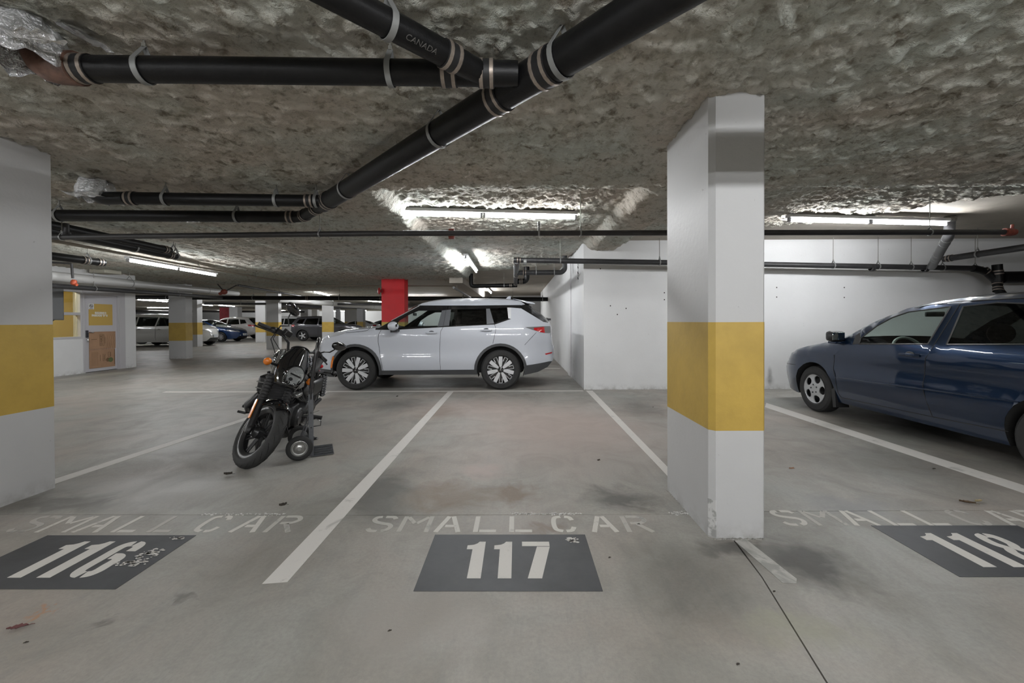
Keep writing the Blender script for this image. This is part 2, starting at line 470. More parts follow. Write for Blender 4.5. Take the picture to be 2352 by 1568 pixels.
def insul_obj(patches):
    cos = []; qs = []; n = 0
    for a in patches:
        co, q = insul_patch(*a); cos.append(co); qs.append(q + n); n += len(co)
    co = np.concatenate(cos); q = np.concatenate(qs)
    me = bpy.data.meshes.new('sprayed_insulation')
    me.vertices.add(len(co)); me.vertices.foreach_set('co', co.ravel())
    me.loops.add(q.size); me.loops.foreach_set('vertex_index', q.ravel().astype(np.int32))
    me.polygons.add(len(q)); me.polygons.foreach_set('loop_start', np.arange(0, q.size, 4, dtype=np.int32))
    me.update(); me.validate(); me.shade_smooth(); me.materials.append(INSUL)
    o = bpy.data.objects.new('sprayed_insulation', me); COL.objects.link(o); o.parent = ceiling
    ROOTM[o.name] = Matrix.Identity(4)
    tag(o, 'lumpy grey brown sprayed insulation under the slab', None, None, 'stuff')
    return o
insul_obj([(-5.6, 6.6, 0.7, 6.8, 0.022), (-6.5, 2.8, 6.8, 14.4, 0.045), (-17, -5.6, 2.0, 6.8, 0.06), (-17, -6.5, 6.8, 14.4, 0.06),
           (6.6, 10, 0.7, 6.8, 0.06), (-17, 10, -3, 0.7, 0.09), (-60, -14, 14.4, 60, 0.5), (-17, -4.2, 14.4, 34, 0.15)])

# ---- concrete walls
def wall(name, x0, x1, y0, y1, z0=0, z1=SLAB, m=None, label=None):
    o = Geo().box(x0, x1, y0, y1, z0, z1).obj(name, m or WALL_WHITE, smooth=0)
    return tag(o, label, kind='structure')
WY = 7.60; WX = 1.235
wall('wall_right', WX, 20, WY, WY + 0.3, label='white concrete wall behind the blue car')
wall('wall_side', WX, WX + 0.3, WY + 0.3, 21.5, label='white concrete wall beside the rear of the white car')
wall('wall_end', -1.5, WX + 0.3, 24, 24.3, label='white wall far behind the white car')
wall('wall_back', -60, 30, 52, 52.3, label='white far end wall of the garage')
wall('wall_far_left', -60.3, -60, -14, 52, label='white far left wall of the garage')
wall('wall_front', -60, 30, -14.3, -14, label='white wall behind the viewer')
wall('wall_far_right', 20, 20.3, -14, WY, label='white wall at the far right end')
tie = Geo()
for (px, py) in ((1784, 660), (1784, 682), (1939, 660), (1939, 683), (1379, 617), (1402, 702), (1438, 708), (1418, 722), (1526, 672), (1526, 688)):
    c_ = at(px, py, Y=WY); tie.lathe([(0.012, -0.0012), (0.009, -0.0012), (0, -0.0005)], c_, (0, 1, 0), 10)
tie.obj('tie_hole', mat('form_tie_hole', (0.06, 0.06, 0.06), 0.9), bpy.data.objects['wall_right'], smooth=0, kind='stuff')
# shallow pilaster with a rough foot on the side wall
o = Geo().box(WX - 0.03, WX + 0.01, 9.3, 9.75, 0, SLAB).obj('trim_1', WALL_WHITE, smooth=0); tag(o, 'shallow pilaster on the side wall', kind='structure')

# ---- concrete columns with a yellow band
def column(x0, x1, y0, y1, label, body=COL_WHITE, band=YELLOW, zb=(0.635, 1.268), top=SLAB, chamfer=0.0, name='concrete_column', group=None):
    r = thing(name, label, 'column', ((x0 + x1) / 2, (y0 + y1) / 2, 0), 0, group)
    def sect(a, b, nm, m, e=0.0):
        X0, X1, Y0, Y1 = x0 - e, x1 + e, y0 - e, y1 + e
        c = chamfer
        poly = [(X0 + c, Y0), (X1 - c * 0.4, Y0), (X1, Y0 + c * 0.4), (X1, Y1), (X0, Y1), (X0, Y0 + c)] if c else [(X0, Y0), (X1, Y0), (X1, Y1), (X0, Y1)]
        gg = Geo().prism(poly, b - a, Matrix.Translation((0, 0, a)))
        return gg.obj(nm, m, r, w=True, smooth=0)
    sect(0, zb[0], 'shaft', body); sect(zb[1], top, 'shaft', body)
    sect(zb[0], zb[1], 'yellow_band' if band is YELLOW else 'painted_band', band, 0.0008)
    return r
col_r = column(1.125, 1.443, 2.389, 3.075, 'white square column with yellow band between stalls 117 and 118', chamfer=0.03)
# worn steel corner guard and a mortar fillet round the near column's foot
GUARD = mat('scuffed_grey_paint', (0.33, 0.33, 0.32), 0.6, col2=(0.6, 0.6, 0.59), vscale=14, thr=0.46)
ng = Geo().prism([(1.1235, 2.4175), (1.1535, 2.3875), (1.158, 2.3875), (1.158, 2.392), (1.128, 2.422), (1.1235, 2.422)], 0.215, Matrix.Translation((0, 0, 0.012)))
ng.obj('corner_guard', GUARD, col_r, w=True, smooth=0, label='scuffed grey strip at the foot of the corner')
MORTAR = mat('rough_mortar', (0.42, 0.41, 0.38), 0.9, var=0.5, vscale=30, bmp=0.01, bscale=50)
gm = Geo()
for i in range(60):
    t = i / 60
    a = V((1.125, 3.075, 0)).lerp(V((1.14, 2.389, 0)), t * 1.0) if i < 40 else V((1.15, 2.389, 0)).lerp(V((1.443, 2.389, 0)), (i - 40) / 20)
    rr = random.uniform(0.004, 0.011)
    gm.ell(a, rr * 1.4, rr * 1.2, rr, 6, 4)
gm.obj('foot_mortar', MORTAR, col_r, w=True, kind='stuff')
col_l = column(-3.93, -3.597, 2.43, 3.145, 'white column with yellow band at the left edge of the frame', chamfer=0.012)

def far_column(pxa, pxb, Y, depth, label, **kw):
    a = at(pxa, 790, Y=Y).x; b = at(pxb, 790, Y=Y).x
    return column(a, b, Y, Y + depth, label, **kw)
far_column(388, 427, 14.3, 0.30, 'thick white column with yellow band standing alone right of the door wall')
far_column(443, 453.5, 21.3, 0.36, 'slim white column with yellow band beside the white car with the dark grille')
far_column(587, 609.5, 25.7, 0.32, 'white column with yellow band right of the pale crossover, left of the handlebar mirror')
far_column(612, 640, 19.1, 0.25, 'white column with yellow band behind the motorcycle mirror')
far_column(740, 763, 25.8, 0.25, 'white column with yellow band in front of the dark grey crossover')
far_column(820, 834, 36, 0.6, 'distant white column with yellow band above the white car bonnet')
far_column(527, 546, 36, 0.6, 'distant grey white column above the pale crossover roof')
far_column(691, 708, 44, 0.8, 'distant bright white column above the dark grey crossover')
far_column(710, 729, 46, 0.5, 'distant greyish column right of the bright white one')
far_column(792, 820, 47, 0.4, 'wide distant white pier left of the small distant banded column')
far_column(771, 779, 42, 0.4, 'thin distant white column just right of the column before the dark crossover')
far_column(877, 929.5, 12.55, 0.42, 'tall red column with yellow band behind the white car bonnet', body=COL_WHITE, band=YELLOW, name='red_column', zb=(0.635, 1.265))
redc = bpy.data.objects['red_column']
for ch in redc.children:
    if ch.name.startswith('shaft') and ch.bound_box[6][2] > 2: ch.data.materials[0] = RED_PAINT
far_column(505, 528, 37.5, 0.7, 'faded red column far behind the dark blue car', name='red_column', zb=(0.635, 1.2))
for ch in bpy.data.objects['red_column.001'].children:
    if ch.name.startswith('shaft') and ch.bound_box[6][2] > 2: ch.data.materials[0] = mat('faded_red_paint', (0.42, 0.05, 0.06), 0.5, var=0.3, vscale=5)

# ---- concrete beam beyond the insulation edge
bm_ = Geo().prism([(-2.02, 12.2), (-1.62, 12.2), (-1.62, 23), (-2.02, 23)], 0.34, Matrix.Translation((0, 0, SLAB - 0.34)))
tag(bm_.obj('trim_2', CONC, smooth=0), 'concrete downstand beam beyond the insulation', kind='structure')

# ---- fluorescent light fixtures
def tube_mat():
    m = bpy.data.materials.new('lit_fluorescent_tube'); m.use_nodes = True
    nt = m.node_tree; nt.nodes.clear()
    e = nd(nt, 'ShaderNodeEmission', i_Strength=TUBE_POWER); e.inputs[0].default_value = (0.97, 0.985, 1.0, 1)
    o = nd(nt, 'ShaderNodeOutputMaterial'); nt.links.new(e.outputs[0], o.inputs[0])
    return m
TUBE = tube_mat()
HOUS = mat('white_enamel', (0.7, 0.7, 0.7), 0.4)
SOCK = mat('grey_socket', (0.35, 0.35, 0.36), 0.5)
def make_light():
    r = thing('fluorescent_light', 'x', 'ceiling light')
    Geo().box(-1.24, 1.24, -0.05, 0.05, 0.012, 0.055).obj('housing', HOUS, r, bevel=0.006, smooth=0)
    for s in (-1, 1):
        c = s * 0.62
        Geo().cyl((c - 0.585, 0, -0.022), (c + 0.585, 0, -0.022), 0.019, n=10, caps=False).obj('tube', TUBE, r)
        for e in (-1, 1):
            Geo().box(c + e * 0.60 - 0.014, c + e * 0.60 + 0.014, -0.022, 0.022, -0.045, 0.015).obj('socket', SOCK, r, bevel=0.004, smooth=0)
    return r
L0 = make_light()
lights = []
def light(a, b, label, first=[True]):
    a = V(a); b = V(b); c = (a + b) / 2; d = b - a
    rz = math.atan2(d.y, d.x)
    if first[0]:
        first[0] = False; L0.location = c; L0.rotation_euler = (0, 0, rz); L0['label'] = label; ROOTM[L0.name] = Matrix.Translation(c) @ Matrix.Rotation(rz, 4, 'Z'); o = L0
    else: o = clone(L0, c, rz, label)
    lights.append(o); return o
def light_px(p, q, Z, label): return light(at(*p, Z=Z), at(*q, Z=Z), label)
def light_c(x, y, z, rz, label):
    d = V((math.cos(rz), math.sin(rz), 0)); return light(V((x, y, z)) - d, V((x, y, z)) + d, label)
light_px((897, 487), (1312, 496), 2.66, 'lit strip light in the insulated bay above the white car')
light_px((1783, 501), (2200, 512), 2.655, 'lit strip light above the blue car, behind the thin pipe')
light_px((275, 592), (505, 632), 2.43, 'lit strip light left, slanting down towards the far columns')
light_px((1062, 578), (1098, 628), 2.60, 'lit strip light end-on near the insulation edge, above the white roof')
light_px((1114, 658), (1131, 675), 2.68, 'short looking strip light on bare concrete beyond the pipe cluster')
light_px((695, 664), (773, 681), 2.63, 'lit strip light left of the red column, glowing on insulation')
light_px((316, 687), (386, 692), 2.63, 'bright strip light above the silver minivan, the nearer of two')
light_c(-31.5, 36.0, 2.60, 0.0, 'strip light above the silver minivan, the farther of two')
light_px((479, 698.5), (557, 704), 2.63, 'strip light above the dark blue car')
light_px((856, 691), (880, 693), 2.63, 'strip light partly hidden by the red column')
light_c(-24.5, 47.0, 2.63, 0.0, 'strip light just right of the motorcycle mirror')
light_c(-22.0, 49.5, 2.60, 0.0, 'strip light left of the column before the dark crossover')
light_c(-19.3, 49.0, 2.62, 0.0, 'strip light right of the column before the dark crossover')
light_px((463, 699), (476, 700), 2.63, 'small strip light right of the slim column')
LB = 'unseen strip light outside the view'
for (x, y) in ((0.0, -0.8), (3.2, -0.8), (-5.4, -0.2), (0.0, -4.4), (-5.4, -4.4), (4.8, -4.4), (-11, -1.5)):
    tag(light_c(x, y, 2.30, 0, LB), group='strip lights outside the view')
for (x, y) in ((-16.5, 8.5), (-30, 20), (-20, 12), (-26, 15), (-36, 24), (-44, 34), (-8.5, 3.9), (-13.2, 4.6)):  # unseen fixtures off to the left, added to brighten the far left area
    tag(light_c(x, y, 2.50, math.pi / 2, LB), group='strip lights outside the view')

for x in (-5.5, -10.5, -15.5, -20.5):  # fixtures added to light the far area, kept out of sight by the pipe
    tag(light_c(x, 23.3, 2.62, 0, 'added strip light hidden behind the long black cross pipe'), group='added strip lights behind the cross pipe')

for i, x in enumerate((-9.0, -14.0, -28.0, -33.0)):  # extra small fixtures added to brighten the far end
    light_c(x, 48.5 - 0.7 * i, 2.62, 0, ('added tiny distant strip light near the red column', 'added tiny distant strip light over the distant white car', 'added tiny distant strip light over the pale crossover', 'added tiny distant strip light over the white car with the dark grille')[i])
# ================================================================== PIPES
BANDM = mat('worn_steel_band', (0.40, 0.34, 0.29), 0.42, metal=0.6, var=0.3, vscale=25)
STRAP = mat('grey_steel_strap', (0.27, 0.275, 0.27), 0.5, metal=0.35)
ROD = mat('steel_rod', (0.23, 0.225, 0.20), 0.5, metal=0.4)
RUBS = mat('black_coupling_rubber', (0.013, 0.013, 0.014), 0.55)
RED_IRON = mat('red_oxide_fitting', (0.26, 0.055, 0.035), 0.5, var=0.4, vscale=30)
ORANGE_FIT = mat('orange_fitting', (0.55, 0.10, 0.04), 0.45)
PVC = mat('pale_grey_pvc', (0.50, 0.50, 0.49), 0.42)
BROWN_PIPE = mat('dull_brown_pipe', (0.055, 0.045, 0.038), 0.55)
SPRINK = mat('dark_sprinkler_pipe', (0.035, 0.033, 0.033), 0.48, var=0.25, vscale=8)
def along(pts, s):
    for a, b in zip(pts, pts[1:]):
        L = (b - a).length
        if s <= L or b is pts[-1]:
            d = (b - a).normalized(); return a + d * s, d
        s -= L
def pipe(name, label, pts, r, m, couplings=(), hangers=(), elbows=True, cat='pipe', group=None, rod_top=2.62, open_end=False, n=18, hr=None, strapw=0.026):
    pts = [V(p) for p in pts]
    # round the bends a little so elbows read as elbows
    P = [pts[0]]
    for i in range(1, len(pts) - 1):
        a, b, c = pts[i - 1], pts[i], pts[i + 1]
        k = min(r * 1.6, (b - a).length * 0.45, (c - b).length * 0.45)
        p0 = b + (a - b).normalized() * k; p1 = b + (c - b).normalized() * k
        for t in (0, 0.25, 0.5, 0.75, 1):
            P.append(p0 * (1 - t) ** 2 + b * 2 * t * (1 - t) + p1 * t * t)
    P.append(pts[-1])
    mid = pts[len(pts) // 2]
    root = thing(name, label, cat, mid, 0, group)
    Geo().tube(P, r, n).obj('pipe', m, root, w=True, smooth=50)
    for s in couplings:
        c, d = along(pts, s)
        w = max(0.075, r * 1.15)
        cp = Geo().lathe([(r, -w / 2), (r + 0.005, -w / 2), (r + 0.005, w / 2), (r, w / 2)], c, d, n).obj('coupling', RUBS, root, w=True, smooth=50)
        for e in (-1, 1):
            cc = c + d * e * w * 0.32
            g_ = Geo().band(cc, d, r + 0.005, 0.014 + r * 0.05, 0.0025, n)
            sd = V((0, 0, 1)).cross(d)
            sd = sd.normalized() if sd.length > 0.1 else V((0, -1, 0))
            k = cc + (V((0, 0, 1)) * 0.85 + sd * 0.35).normalized() * (r + 0.013)
            g_.cyl(k - sd * 0.012, k + sd * 0.012, 0.006, n=6)
            g_.obj('band_clamp', BANDM, cp, w=True, smooth=50)
    for h in hangers:
        s, zt = (h if isinstance(h, tuple) else (h, rod_top))
        c, d = along(pts, s)
        dh = V((d.x, d.y, 0)).normalized() if abs(d.z) < 0.9 else V((1, 0, 0))
        R_ = (hr or r) + 0.004
        hg = Geo()
        sd = V((0, 0, 1)).cross(dh)
        # clevis strap: a U under the pipe that closes in a peak above it
        loop = []
        for k in range(17):
            a = math.radians(-20 + 220 * k / 16 + 180)
            loop.append(c + sd * (math.cos(a) * R_) + V((0, 0, 1)) * (math.sin(a) * R_))
        loop = [c + V((0, 0, R_ * 1.75))] + loop + [c + V((0, 0, R_ * 1.75))]
        vs = []; fs = []
        for p_ in loop:
            vs += [p_ - dh * strapw / 2, p_ + dh * strapw / 2]
        off = 0.004
        vs2 = []
        for i_, p_ in enumerate(loop):
            o_ = (p_ - c); o_ = o_ - dh * o_.dot(dh); o_ = o_.normalized() * off
            vs2 += [p_ - dh * strapw / 2 + o_, p_ + dh * strapw / 2 + o_]
        N_ = len(vs)
        for i_ in range(len(loop) - 1):
            a = 2 * i_
            fs += [(a, a + 1, a + 3, a + 2), (N_ + a, N_ + a + 2, N_ + a + 3, N_ + a + 1), (a, a + 2, N_ + a + 2, N_ + a), (a + 1, N_ + a + 1, N_ + a + 3, a + 3)]
        hg.add(vs + vs2, fs)
        ho = hg.obj('hanger', STRAP, root, w=True, smooth=40)
        Geo().cyl(c + V((0, 0, R_ * 1.6)), V((c.x, c.y, zt)), 0.0048, n=6).cyl(c + V((0, 0, R_ * 1.72)), c + V((0, 0, R_ * 1.72 + 0.018)), 0.010, n=6).obj('rod', ROD, ho, w=True)
    return root
ZP = 2.445
def zz(px, py, z=ZP): return at(px, py, Z=z)
def dist(a, b): return (V(a) - V(b)).length

# main diagonal drain
J0 = zz(742, 468); J1 = zz(1203, 188); dirm = (J1 - J0).normalized()
Jtop = J1 + dirm * 1.75
LM = dist(J0, Jtop); sJ = dist(J0, J1)
sx_ = lambda px, py: dist(J0, zz(px, py))
main = pipe('drain_pipe', 'thick black drain pipe running diagonally across the ceiling', [J0 - dirm * 0.02, Jtop], 0.080, IRON_PIPE,
            couplings=[0.17, sJ - 0.16, sJ + 0.17], hangers=[(sx_(800, 433), 2.6), (sx_(1010, 303), 2.6), (sx_(1272, 128) + 0.03, 2.6)])
# long horizontal branch (left)
H0 = zz(175, 158, 2.45); H1 = zz(1165, 170, 2.445)
hl = H1.x - H0.x
hp = pipe('drain_pipe', 'black horizontal drain pipe from the foil wrapped stub to the diagonal pipe', [H0, H1 + V((0.05, -0.0, 0))], 0.056, IRON_PIPE,
          couplings=[0.04, at(1030, 165, Z=2.445).x - H0.x, at(1117, 165, Z=2.445).x - H0.x], hangers=[(at(332, 160, Z=2.45).x - H0.x, 2.6), (at(893, 160, Z=2.445).x - H0.x, 2.6)])
# upper branch coming in from the top
U1 = zz(1098, 165); U0 = U1 + (zz(800, 5) - U1).normalized() * 1.35
ul = dist(U0, U1)
up = pipe('drain_pipe', 'black drain pipe entering from the top edge at an angle', [U0, U1], 0.054, IRON_PIPE,
          couplings=[ul - 0.16], hangers=[(ul - dist(U1, zz(893, 55)), 2.6)])
# lettering printed along that branch
def text_mesh(s, size, bold=0.0):
    cu = bpy.data.curves.new('t', 'FONT'); cu.body = s; cu.size = size; cu.resolution_u = 3; cu.offset = bold
    o = bpy.data.objects.new('t', cu)
    me = bpy.data.meshes.new_from_object(o)
    vs = [v.co.copy() for v in me.vertices]; fs = [tuple(p.vertices) for p in me.polygons]
    bpy.data.objects.remove(o); bpy.data.curves.remove(cu); bpy.data.meshes.remove(me)
    return vs, fs
INK = mat('faded_grey_print', (0.11, 0.105, 0.10), 0.6)
def text_on_pipe(s, p, d, r, size, root, ang):
    vs, fs = text_mesh(s, size)
    d = V(d).normalized(); dn = V((0, 0, -1)); sd = d.cross(dn).normalized()
    # ang is measured from straight down towards the side facing the viewer
    out = []
    for v in vs:
        a = ang - (v.y - size * 0.35) / r
        out.append(V(p) + d * v.x + (dn * math.cos(a) + sd * math.sin(a)) * (r + 0.0008))
    Geo().add(out, fs).obj('print', INK, root, w=True, smooth=0)
text_on_pipe('CANADA', zz(925, 62), U1 - U0, 0.054, 0.034, up, -0.5)

# two parallel branches lower left, joined to the diagonal by elbows
ZB = 2.42
B0 = at(285, 455, Z=ZB); B1 = at(735, 463, Z=ZP)
pipe('drain_pipe', 'black horizontal drain pipe, upper of two, running from foil to the diagonal', [B0, B1 + V((0.06, -0.02, 0))], 0.056, IRON_PIPE,
     couplings=[0.06, at(715, 462, Z=ZB).x - B0.x - 0.04], hangers=[(at(374, 455, Z=ZB).x - B0.x, 2.62), (at(628, 460, Z=ZB).x - B0.x, 2.62), (at(725, 460, Z=ZB).x - B0.x - 0.03, 2.62)])
B2 = at(40, 494, Z=ZB); B3 = at(690, 498, Z=ZB)
pipe('drain_pipe', 'black horizontal drain pipe, lower of two, bending up into the diagonal', [B2, B3 + V((0.02, 0, 0)), J0 + dirm * 0.05], 0.060, IRON_PIPE,
     couplings=[B3.x - B2.x - 0.10, B3.x - B2.x + 0.10, B3.x - B2.x + 0.42], hangers=[(at(138, 495, Z=ZB).x - B2.x, 2.62), (at(545, 497, Z=ZB).x - B2.x, 2.62)])

# thin sprinkler line across the whole view
ZS = 2.25
S0 = at(20, 546, Z=ZS); S1 = at(860, 536, Z=ZS); S2 = at(2318, 533, Z=2.245)
ls = S2.x - S0.x
spr = pipe('sprinkler_pipe', 'thin dark sprinkler pipe crossing the view with a red coupling', [S0, S1, S2], 0.030, SPRINK,
           hangers=[(S_.x - S0.x, 2.7) for S_ in (at(145, 545, Z=ZS), at(736, 538, Z=ZS), at(1333, 536, Z=ZS), at(1565, 534, Z=ZS), at(2143, 532, Z=2.245))], strapw=0.016)
c = at(1037, 537, Z=ZS)
Geo().lathe([(0.03, -0.035), (0.042, -0.03), (0.042, 0.03), (0.03, 0.035)], c, (1, 0, 0), 14).box(c.x - 0.03, c.x + 0.03, c.y - 0.012, c.y + 0.012, c.z + 0.035, c.z + 0.056).box(c.x - 0.03, c.x + 0.03, c.y - 0.012, c.y + 0.012, c.z - 0.056, c.z - 0.035).obj('red_coupling', RED_IRON, spr, w=True, label='dark red grooved coupling')
c = S2
Geo().lathe([(0.03, -0.06), (0.044, -0.055), (0.044, 0.02), (0.036, 0.06), (0.0, 0.075)], c, (1, 0, 0), 14).cyl(c + V((0.03, 0, 0.03)), c + V((0.035, 0, 0.085)), 0.014, n=8).obj('end_cap', RED_IRON, spr, w=True, label='red brown end fitting')
c = at(1230, 520, Z=2.5)
Geo().cyl((c.x, S1.y, ZS), (c.x, S1.y, 2.36), 0.011, n=8).cyl((c.x, S1.y, 2.33), (c.x, S1.y, 2.37), 0.019, 0.014, n=8).band((c.x, S1.y, ZS), (1, 0, 0), 0.03, 0.02, 0.003).obj('sprinkler_head', STRAP, spr, w=True)
c = at(152, 520, Y=S0.y)
Geo().cyl((c.x, S0.y, ZS + 0.02), (c.x, S0.y, ZS + 0.16), 0.026, n=10).cyl((c.x, S0.y, ZS + 0.01), (c.x, S0.y, ZS + 0.06), 0.042, 0.036, n=10).obj('riser', SPRINK, spr, w=True)

# crumpled foil wraps at the ends of two branches
def foil_mat():
    m, nt, bs = new_mat('crumpled_foil')
    p = pos(nt, True)
    bs.inputs['Base Color'].default_value = (0.82, 0.83, 0.84, 1); bs.inputs['Metallic'].default_value = 0.75
    bs.inputs['Roughness'].default_value = 0.24
    bump(nt, bs, noise_t(nt, p, 34, 4, 0.6, 1.5), 0.02)
    return m
FOIL = foil_mat()
def foil(label, c, rx, ry, rz, seed, tail):
    root = thing('foil_wrap', label, 'foil', c)
    random.seed(seed)
    G = Geo()
    n, m = 30, 16
    P = []
    for i in range(m + 1):
        row = []
        for k in range(n + 1):
            a = 2 * math.pi * (k % n) / n
            t = i / m
            rad = 0.55 + 0.45 * math.sin(min(t * 1.7, 1.57))
            rad *= 1 + 0.10 * math.sin(a * 5 + seed + t * 4) + 0.06 * math.sin(a * 11 + t * 9)
            row.append(V((rx * rad * math.cos(a), ry * rad * math.sin(a), rz * (0.5 - t) + 0.02 * math.sin(a * 7 + t * 5))))
        P.append(row)
    G.grid(P)
    G.obj('sleeve', FOIL, root, smooth=25)
    for (tx, ty, tz, w, l, sl) in tail:
        T = Geo()
        Q = []
        for i in range(7):
            Q.append([V((tx + l * i / 6, ty + w * (j / 4 - 0.5) + random.uniform(-.01, .01), tz + sl * i / 6 + random.uniform(-0.014, 0.014))) for j in range(5)])
        T.grid(Q)
        T.obj('loose_flap', FOIL, root, smooth=25)
    return root
c = at(66, 95, Z=2.50)
foil('large crumpled silver foil wrap at the top left ceiling corner', (c.x - 0.05, c.y + 0.02, 2.555), 0.135, 0.14, 0.27, 3, [(0.10, -0.13, -0.10, 0.09, 0.20, -0.02), (-0.20, -0.15, -0.11, 0.12, 0.22, 0.0), (0.12, 0.06, 0.05, 0.16, 0.14, -0.05)])
RUST = mat('rusty_iron_elbow', (0.16, 0.085, 0.06), 0.65, var=0.5, vscale=18)
el = pipe('pipe_elbow', 'rust brown iron elbow turning up into the large foil wrap', [V((H0.x - 0.19, H0.y + 0.02, 2.72)), V((H0.x - 0.17, H0.y + 0.01, 2.47)), H0 + V((0.01, 0, 0))], 0.072, RUST, cat='pipe fitting')
c = at(250, 445, Z=2.5)
foil('small crumpled silver foil wrap left of the two parallel drain pipes', (c.x, B0.y, 2.53), 0.13, 0.13, 0.24, 8, [(-0.14, -0.10, -0.10, 0.14, 0.30, -0.015), (-0.13, 0.02, 0.08, 0.1, 0.06, 0.1)])
pipe('pipe_elbow', 'short black elbow between the small foil wrap and its drain pipe', [V((c.x, B0.y, 2.7)), V((c.x, B0.y, ZB)), B0 + V((0.02, 0, 0))], 0.058, IRON_PIPE, cat='pipe fitting')

# drain out of the frame above the column (its shadow falls on the column face)
pipe('drain_pipe', 'black drain pipe overhead just above the top edge of the view', [(-0.6, 0.75, 2.250), (3.6, 0.75, 2.250)], 0.078, IRON_PIPE, hangers=[(0.6, 2.6), (3.6, 2.6)])

# ---------------------------------------------------------------- left side cluster, running away from the viewer
def pz(a, b, Z): return [at(*a, Z=Z), at(*b, Z=Z)]
def ext(p, q, k): # carry a run on beyond p
    return p + (p - q).normalized() * k
a, b = pz((128, 532), (402, 588), 2.40)
pipe('drain_pipe', 'black drain pipe slanting away on the left, nearest the lit strip light', [ext(a, b, 1.5), a, b], 0.062, IRON_PIPE, couplings=[dist(ext(a, b, 1.5), b) - 0.12], hangers=[(2.6, 2.62), (3.4, 2.62)])
a, b = pz((128, 519), (390, 575), 2.46)
pipe('drain_pipe', 'black drain pipe slanting away on the left, just above its twin', [ext(a, b, 1.2), a, b], 0.055, IRON_PIPE, couplings=[dist(ext(a, b, 1.2), b) - 0.1], hangers=[(3.0, 2.62)])
a, b = pz((120, 588), (238, 603), 2.36)
pipe('drain_pipe', 'short black drain pipe ending above the door wall window', [ext(a, b, 1.0), a, b], 0.065, IRON_PIPE, couplings=[dist(ext(a, b, 1.0), b) - 0.3, dist(ext(a, b, 1.0), b) - 0.07], hangers=[(1.5, 2.62)])
a, b = pz((120, 636), (545, 676), 2.08)
a, b = at(120, 634, X=-9.7), at(545, 674, Y=18)
pipe('pvc_pipe', 'thick pale grey pipe running away above the door wall', [ext(a, b, 2), a, b], 0.105, PVC, couplings=[], hangers=[(4.5, 2.62), (9, 2.62)])
a, b = at(120, 656, X=-9.55), at(545, 686, Y=18)
pipe('sprinkler_pipe', 'dark grey pipe directly under the thick pale pipe', [ext(a, b, 2), a, b], 0.055, GREY_PIPE, hangers=[(3.2, 2.5), (7, 2.5)])
c = at(167, 641, X=-9.4)
vr = thing('valve_drop', 'small dark drop pipe with orange valve in front of the door wall', 'valve', c)
Geo().cyl(c + V((0, 0, 0.02)), c + V((-0.02, 0, 0.33)), 0.022, n=8).cyl(c + V((-0.02, 0, 0.33)), c + V((-0.9, -0.6, 0.345)), 0.02, n=8).obj('drop_pipe', SPRINK, vr, w=True)
Geo().lathe([(0.03, -0.05), (0.05, -0.03), (0.05, 0.03), (0.03, 0.06)], c + V((0.02, 0, -0.07)), (0.2, 0, 1), 10).cyl(c + V((0.0, 0, -0.1)), c + V((0.09, 0, -0.12)), 0.028, n=8).obj('valve_body', ORANGE_FIT, vr, w=True)
# thin pale conduit along the strip light, then across to the red column
a, b, d, e = at(118, 552, Z=2.5), at(395, 603, Z=2.5), at(700, 655, Z=2.5), at(1050, 656, Z=2.45)
pipe('conduit', 'thin brownish conduit zigzagging along the ceiling past the red column', [ext(a, b, 1), a, b, d, V((e.x, d.y, e.z))], 0.024, mat('pale_brown_conduit', (0.22, 0.19, 0.15), 0.6), hangers=[(4, 2.62), (6, 2.62), (9, 2.62), (12, 2.62), (15, 2.62)], strapw=0.015)
# red wye fitting and dark pipe beyond it
a, b = at(547, 655, Z=2.45), at(730, 687, Z=2.40)
pipe('sprinkler_pipe', 'thin dark pipe running away from beside the red valve fitting', [a, b], 0.035, SPRINK, hangers=[(3, 2.62)])
c = at(515, 670, Z=2.30)
vr = thing('valve_fitting', 'rust red valve fitting with two thin dark branches left of centre', 'valve', c)
Geo().ell(c, 0.11, 0.09, 0.09, 10, 6).cyl(c + V((-0.16, 0, -0.07)), c + V((0.05, 0, 0.02)), 0.05, n=8).obj('valve_body', RED_IRON, vr, w=True)
Geo().cyl(c, c + V((-0.22, 0, 0.26)), 0.018, n=6).cyl(c, c + V((0.42, 0, 0.22)), 0.018, n=6).obj('branch', SPRINK, vr, w=True)

# cross pipe far behind the white car
Yc = 16.5
a, b = at(300, 680, Y=Yc), at(1262, 687, Y=Yc)
pipe('drain_pipe', 'long black cross pipe level with the white car roof, far behind it', [V((a.x - 5, Yc, a.z)), V((b.x, Yc, b.z))], 0.085, IRON_PIPE, hangers=[(s, 2.72) for s in (6.5, 10, 13.5, 16, 18.5, 20.5, 21.7)], couplings=[7.5, 12.2, 15.2, 19.4])
Yd = 22
a, b = at(470, 697, Y=Yd), at(900, 699, Y=Yd)
pipe('drain_pipe', 'dark pipe just below and behind the long cross pipe', [a, b], 0.06, GREY_PIPE, hangers=[(2, 2.62), (6, 2.62)])
a, b = at(690, 690, Y=20), at(900, 708, Y=26)
pipe('pvc_pipe', 'thick pale pipe slanting behind the column before the dark crossover', [at(640, 688, Y=19), b], 0.12, PVC, hangers=[(3, 2.62), (6, 2.62)])
a, b = at(640, 703, Y=26), at(900, 708, Y=31)
pipe('sprinkler_pipe', 'dark pipe low under the far ceiling left of the red column', [a, b], 0.06, SPRINK, hangers=[(3, 2.62)])
a, b = at(300, 712, Y=34), at(700, 716, Y=40)
pipe('sprinkler_pipe', 'dark pipe far away above the parked cars on the left', [V((a.x - 6, a.y, a.z)), b], 0.09, SPRINK, hangers=[(3, 2.62), (9, 2.62)])

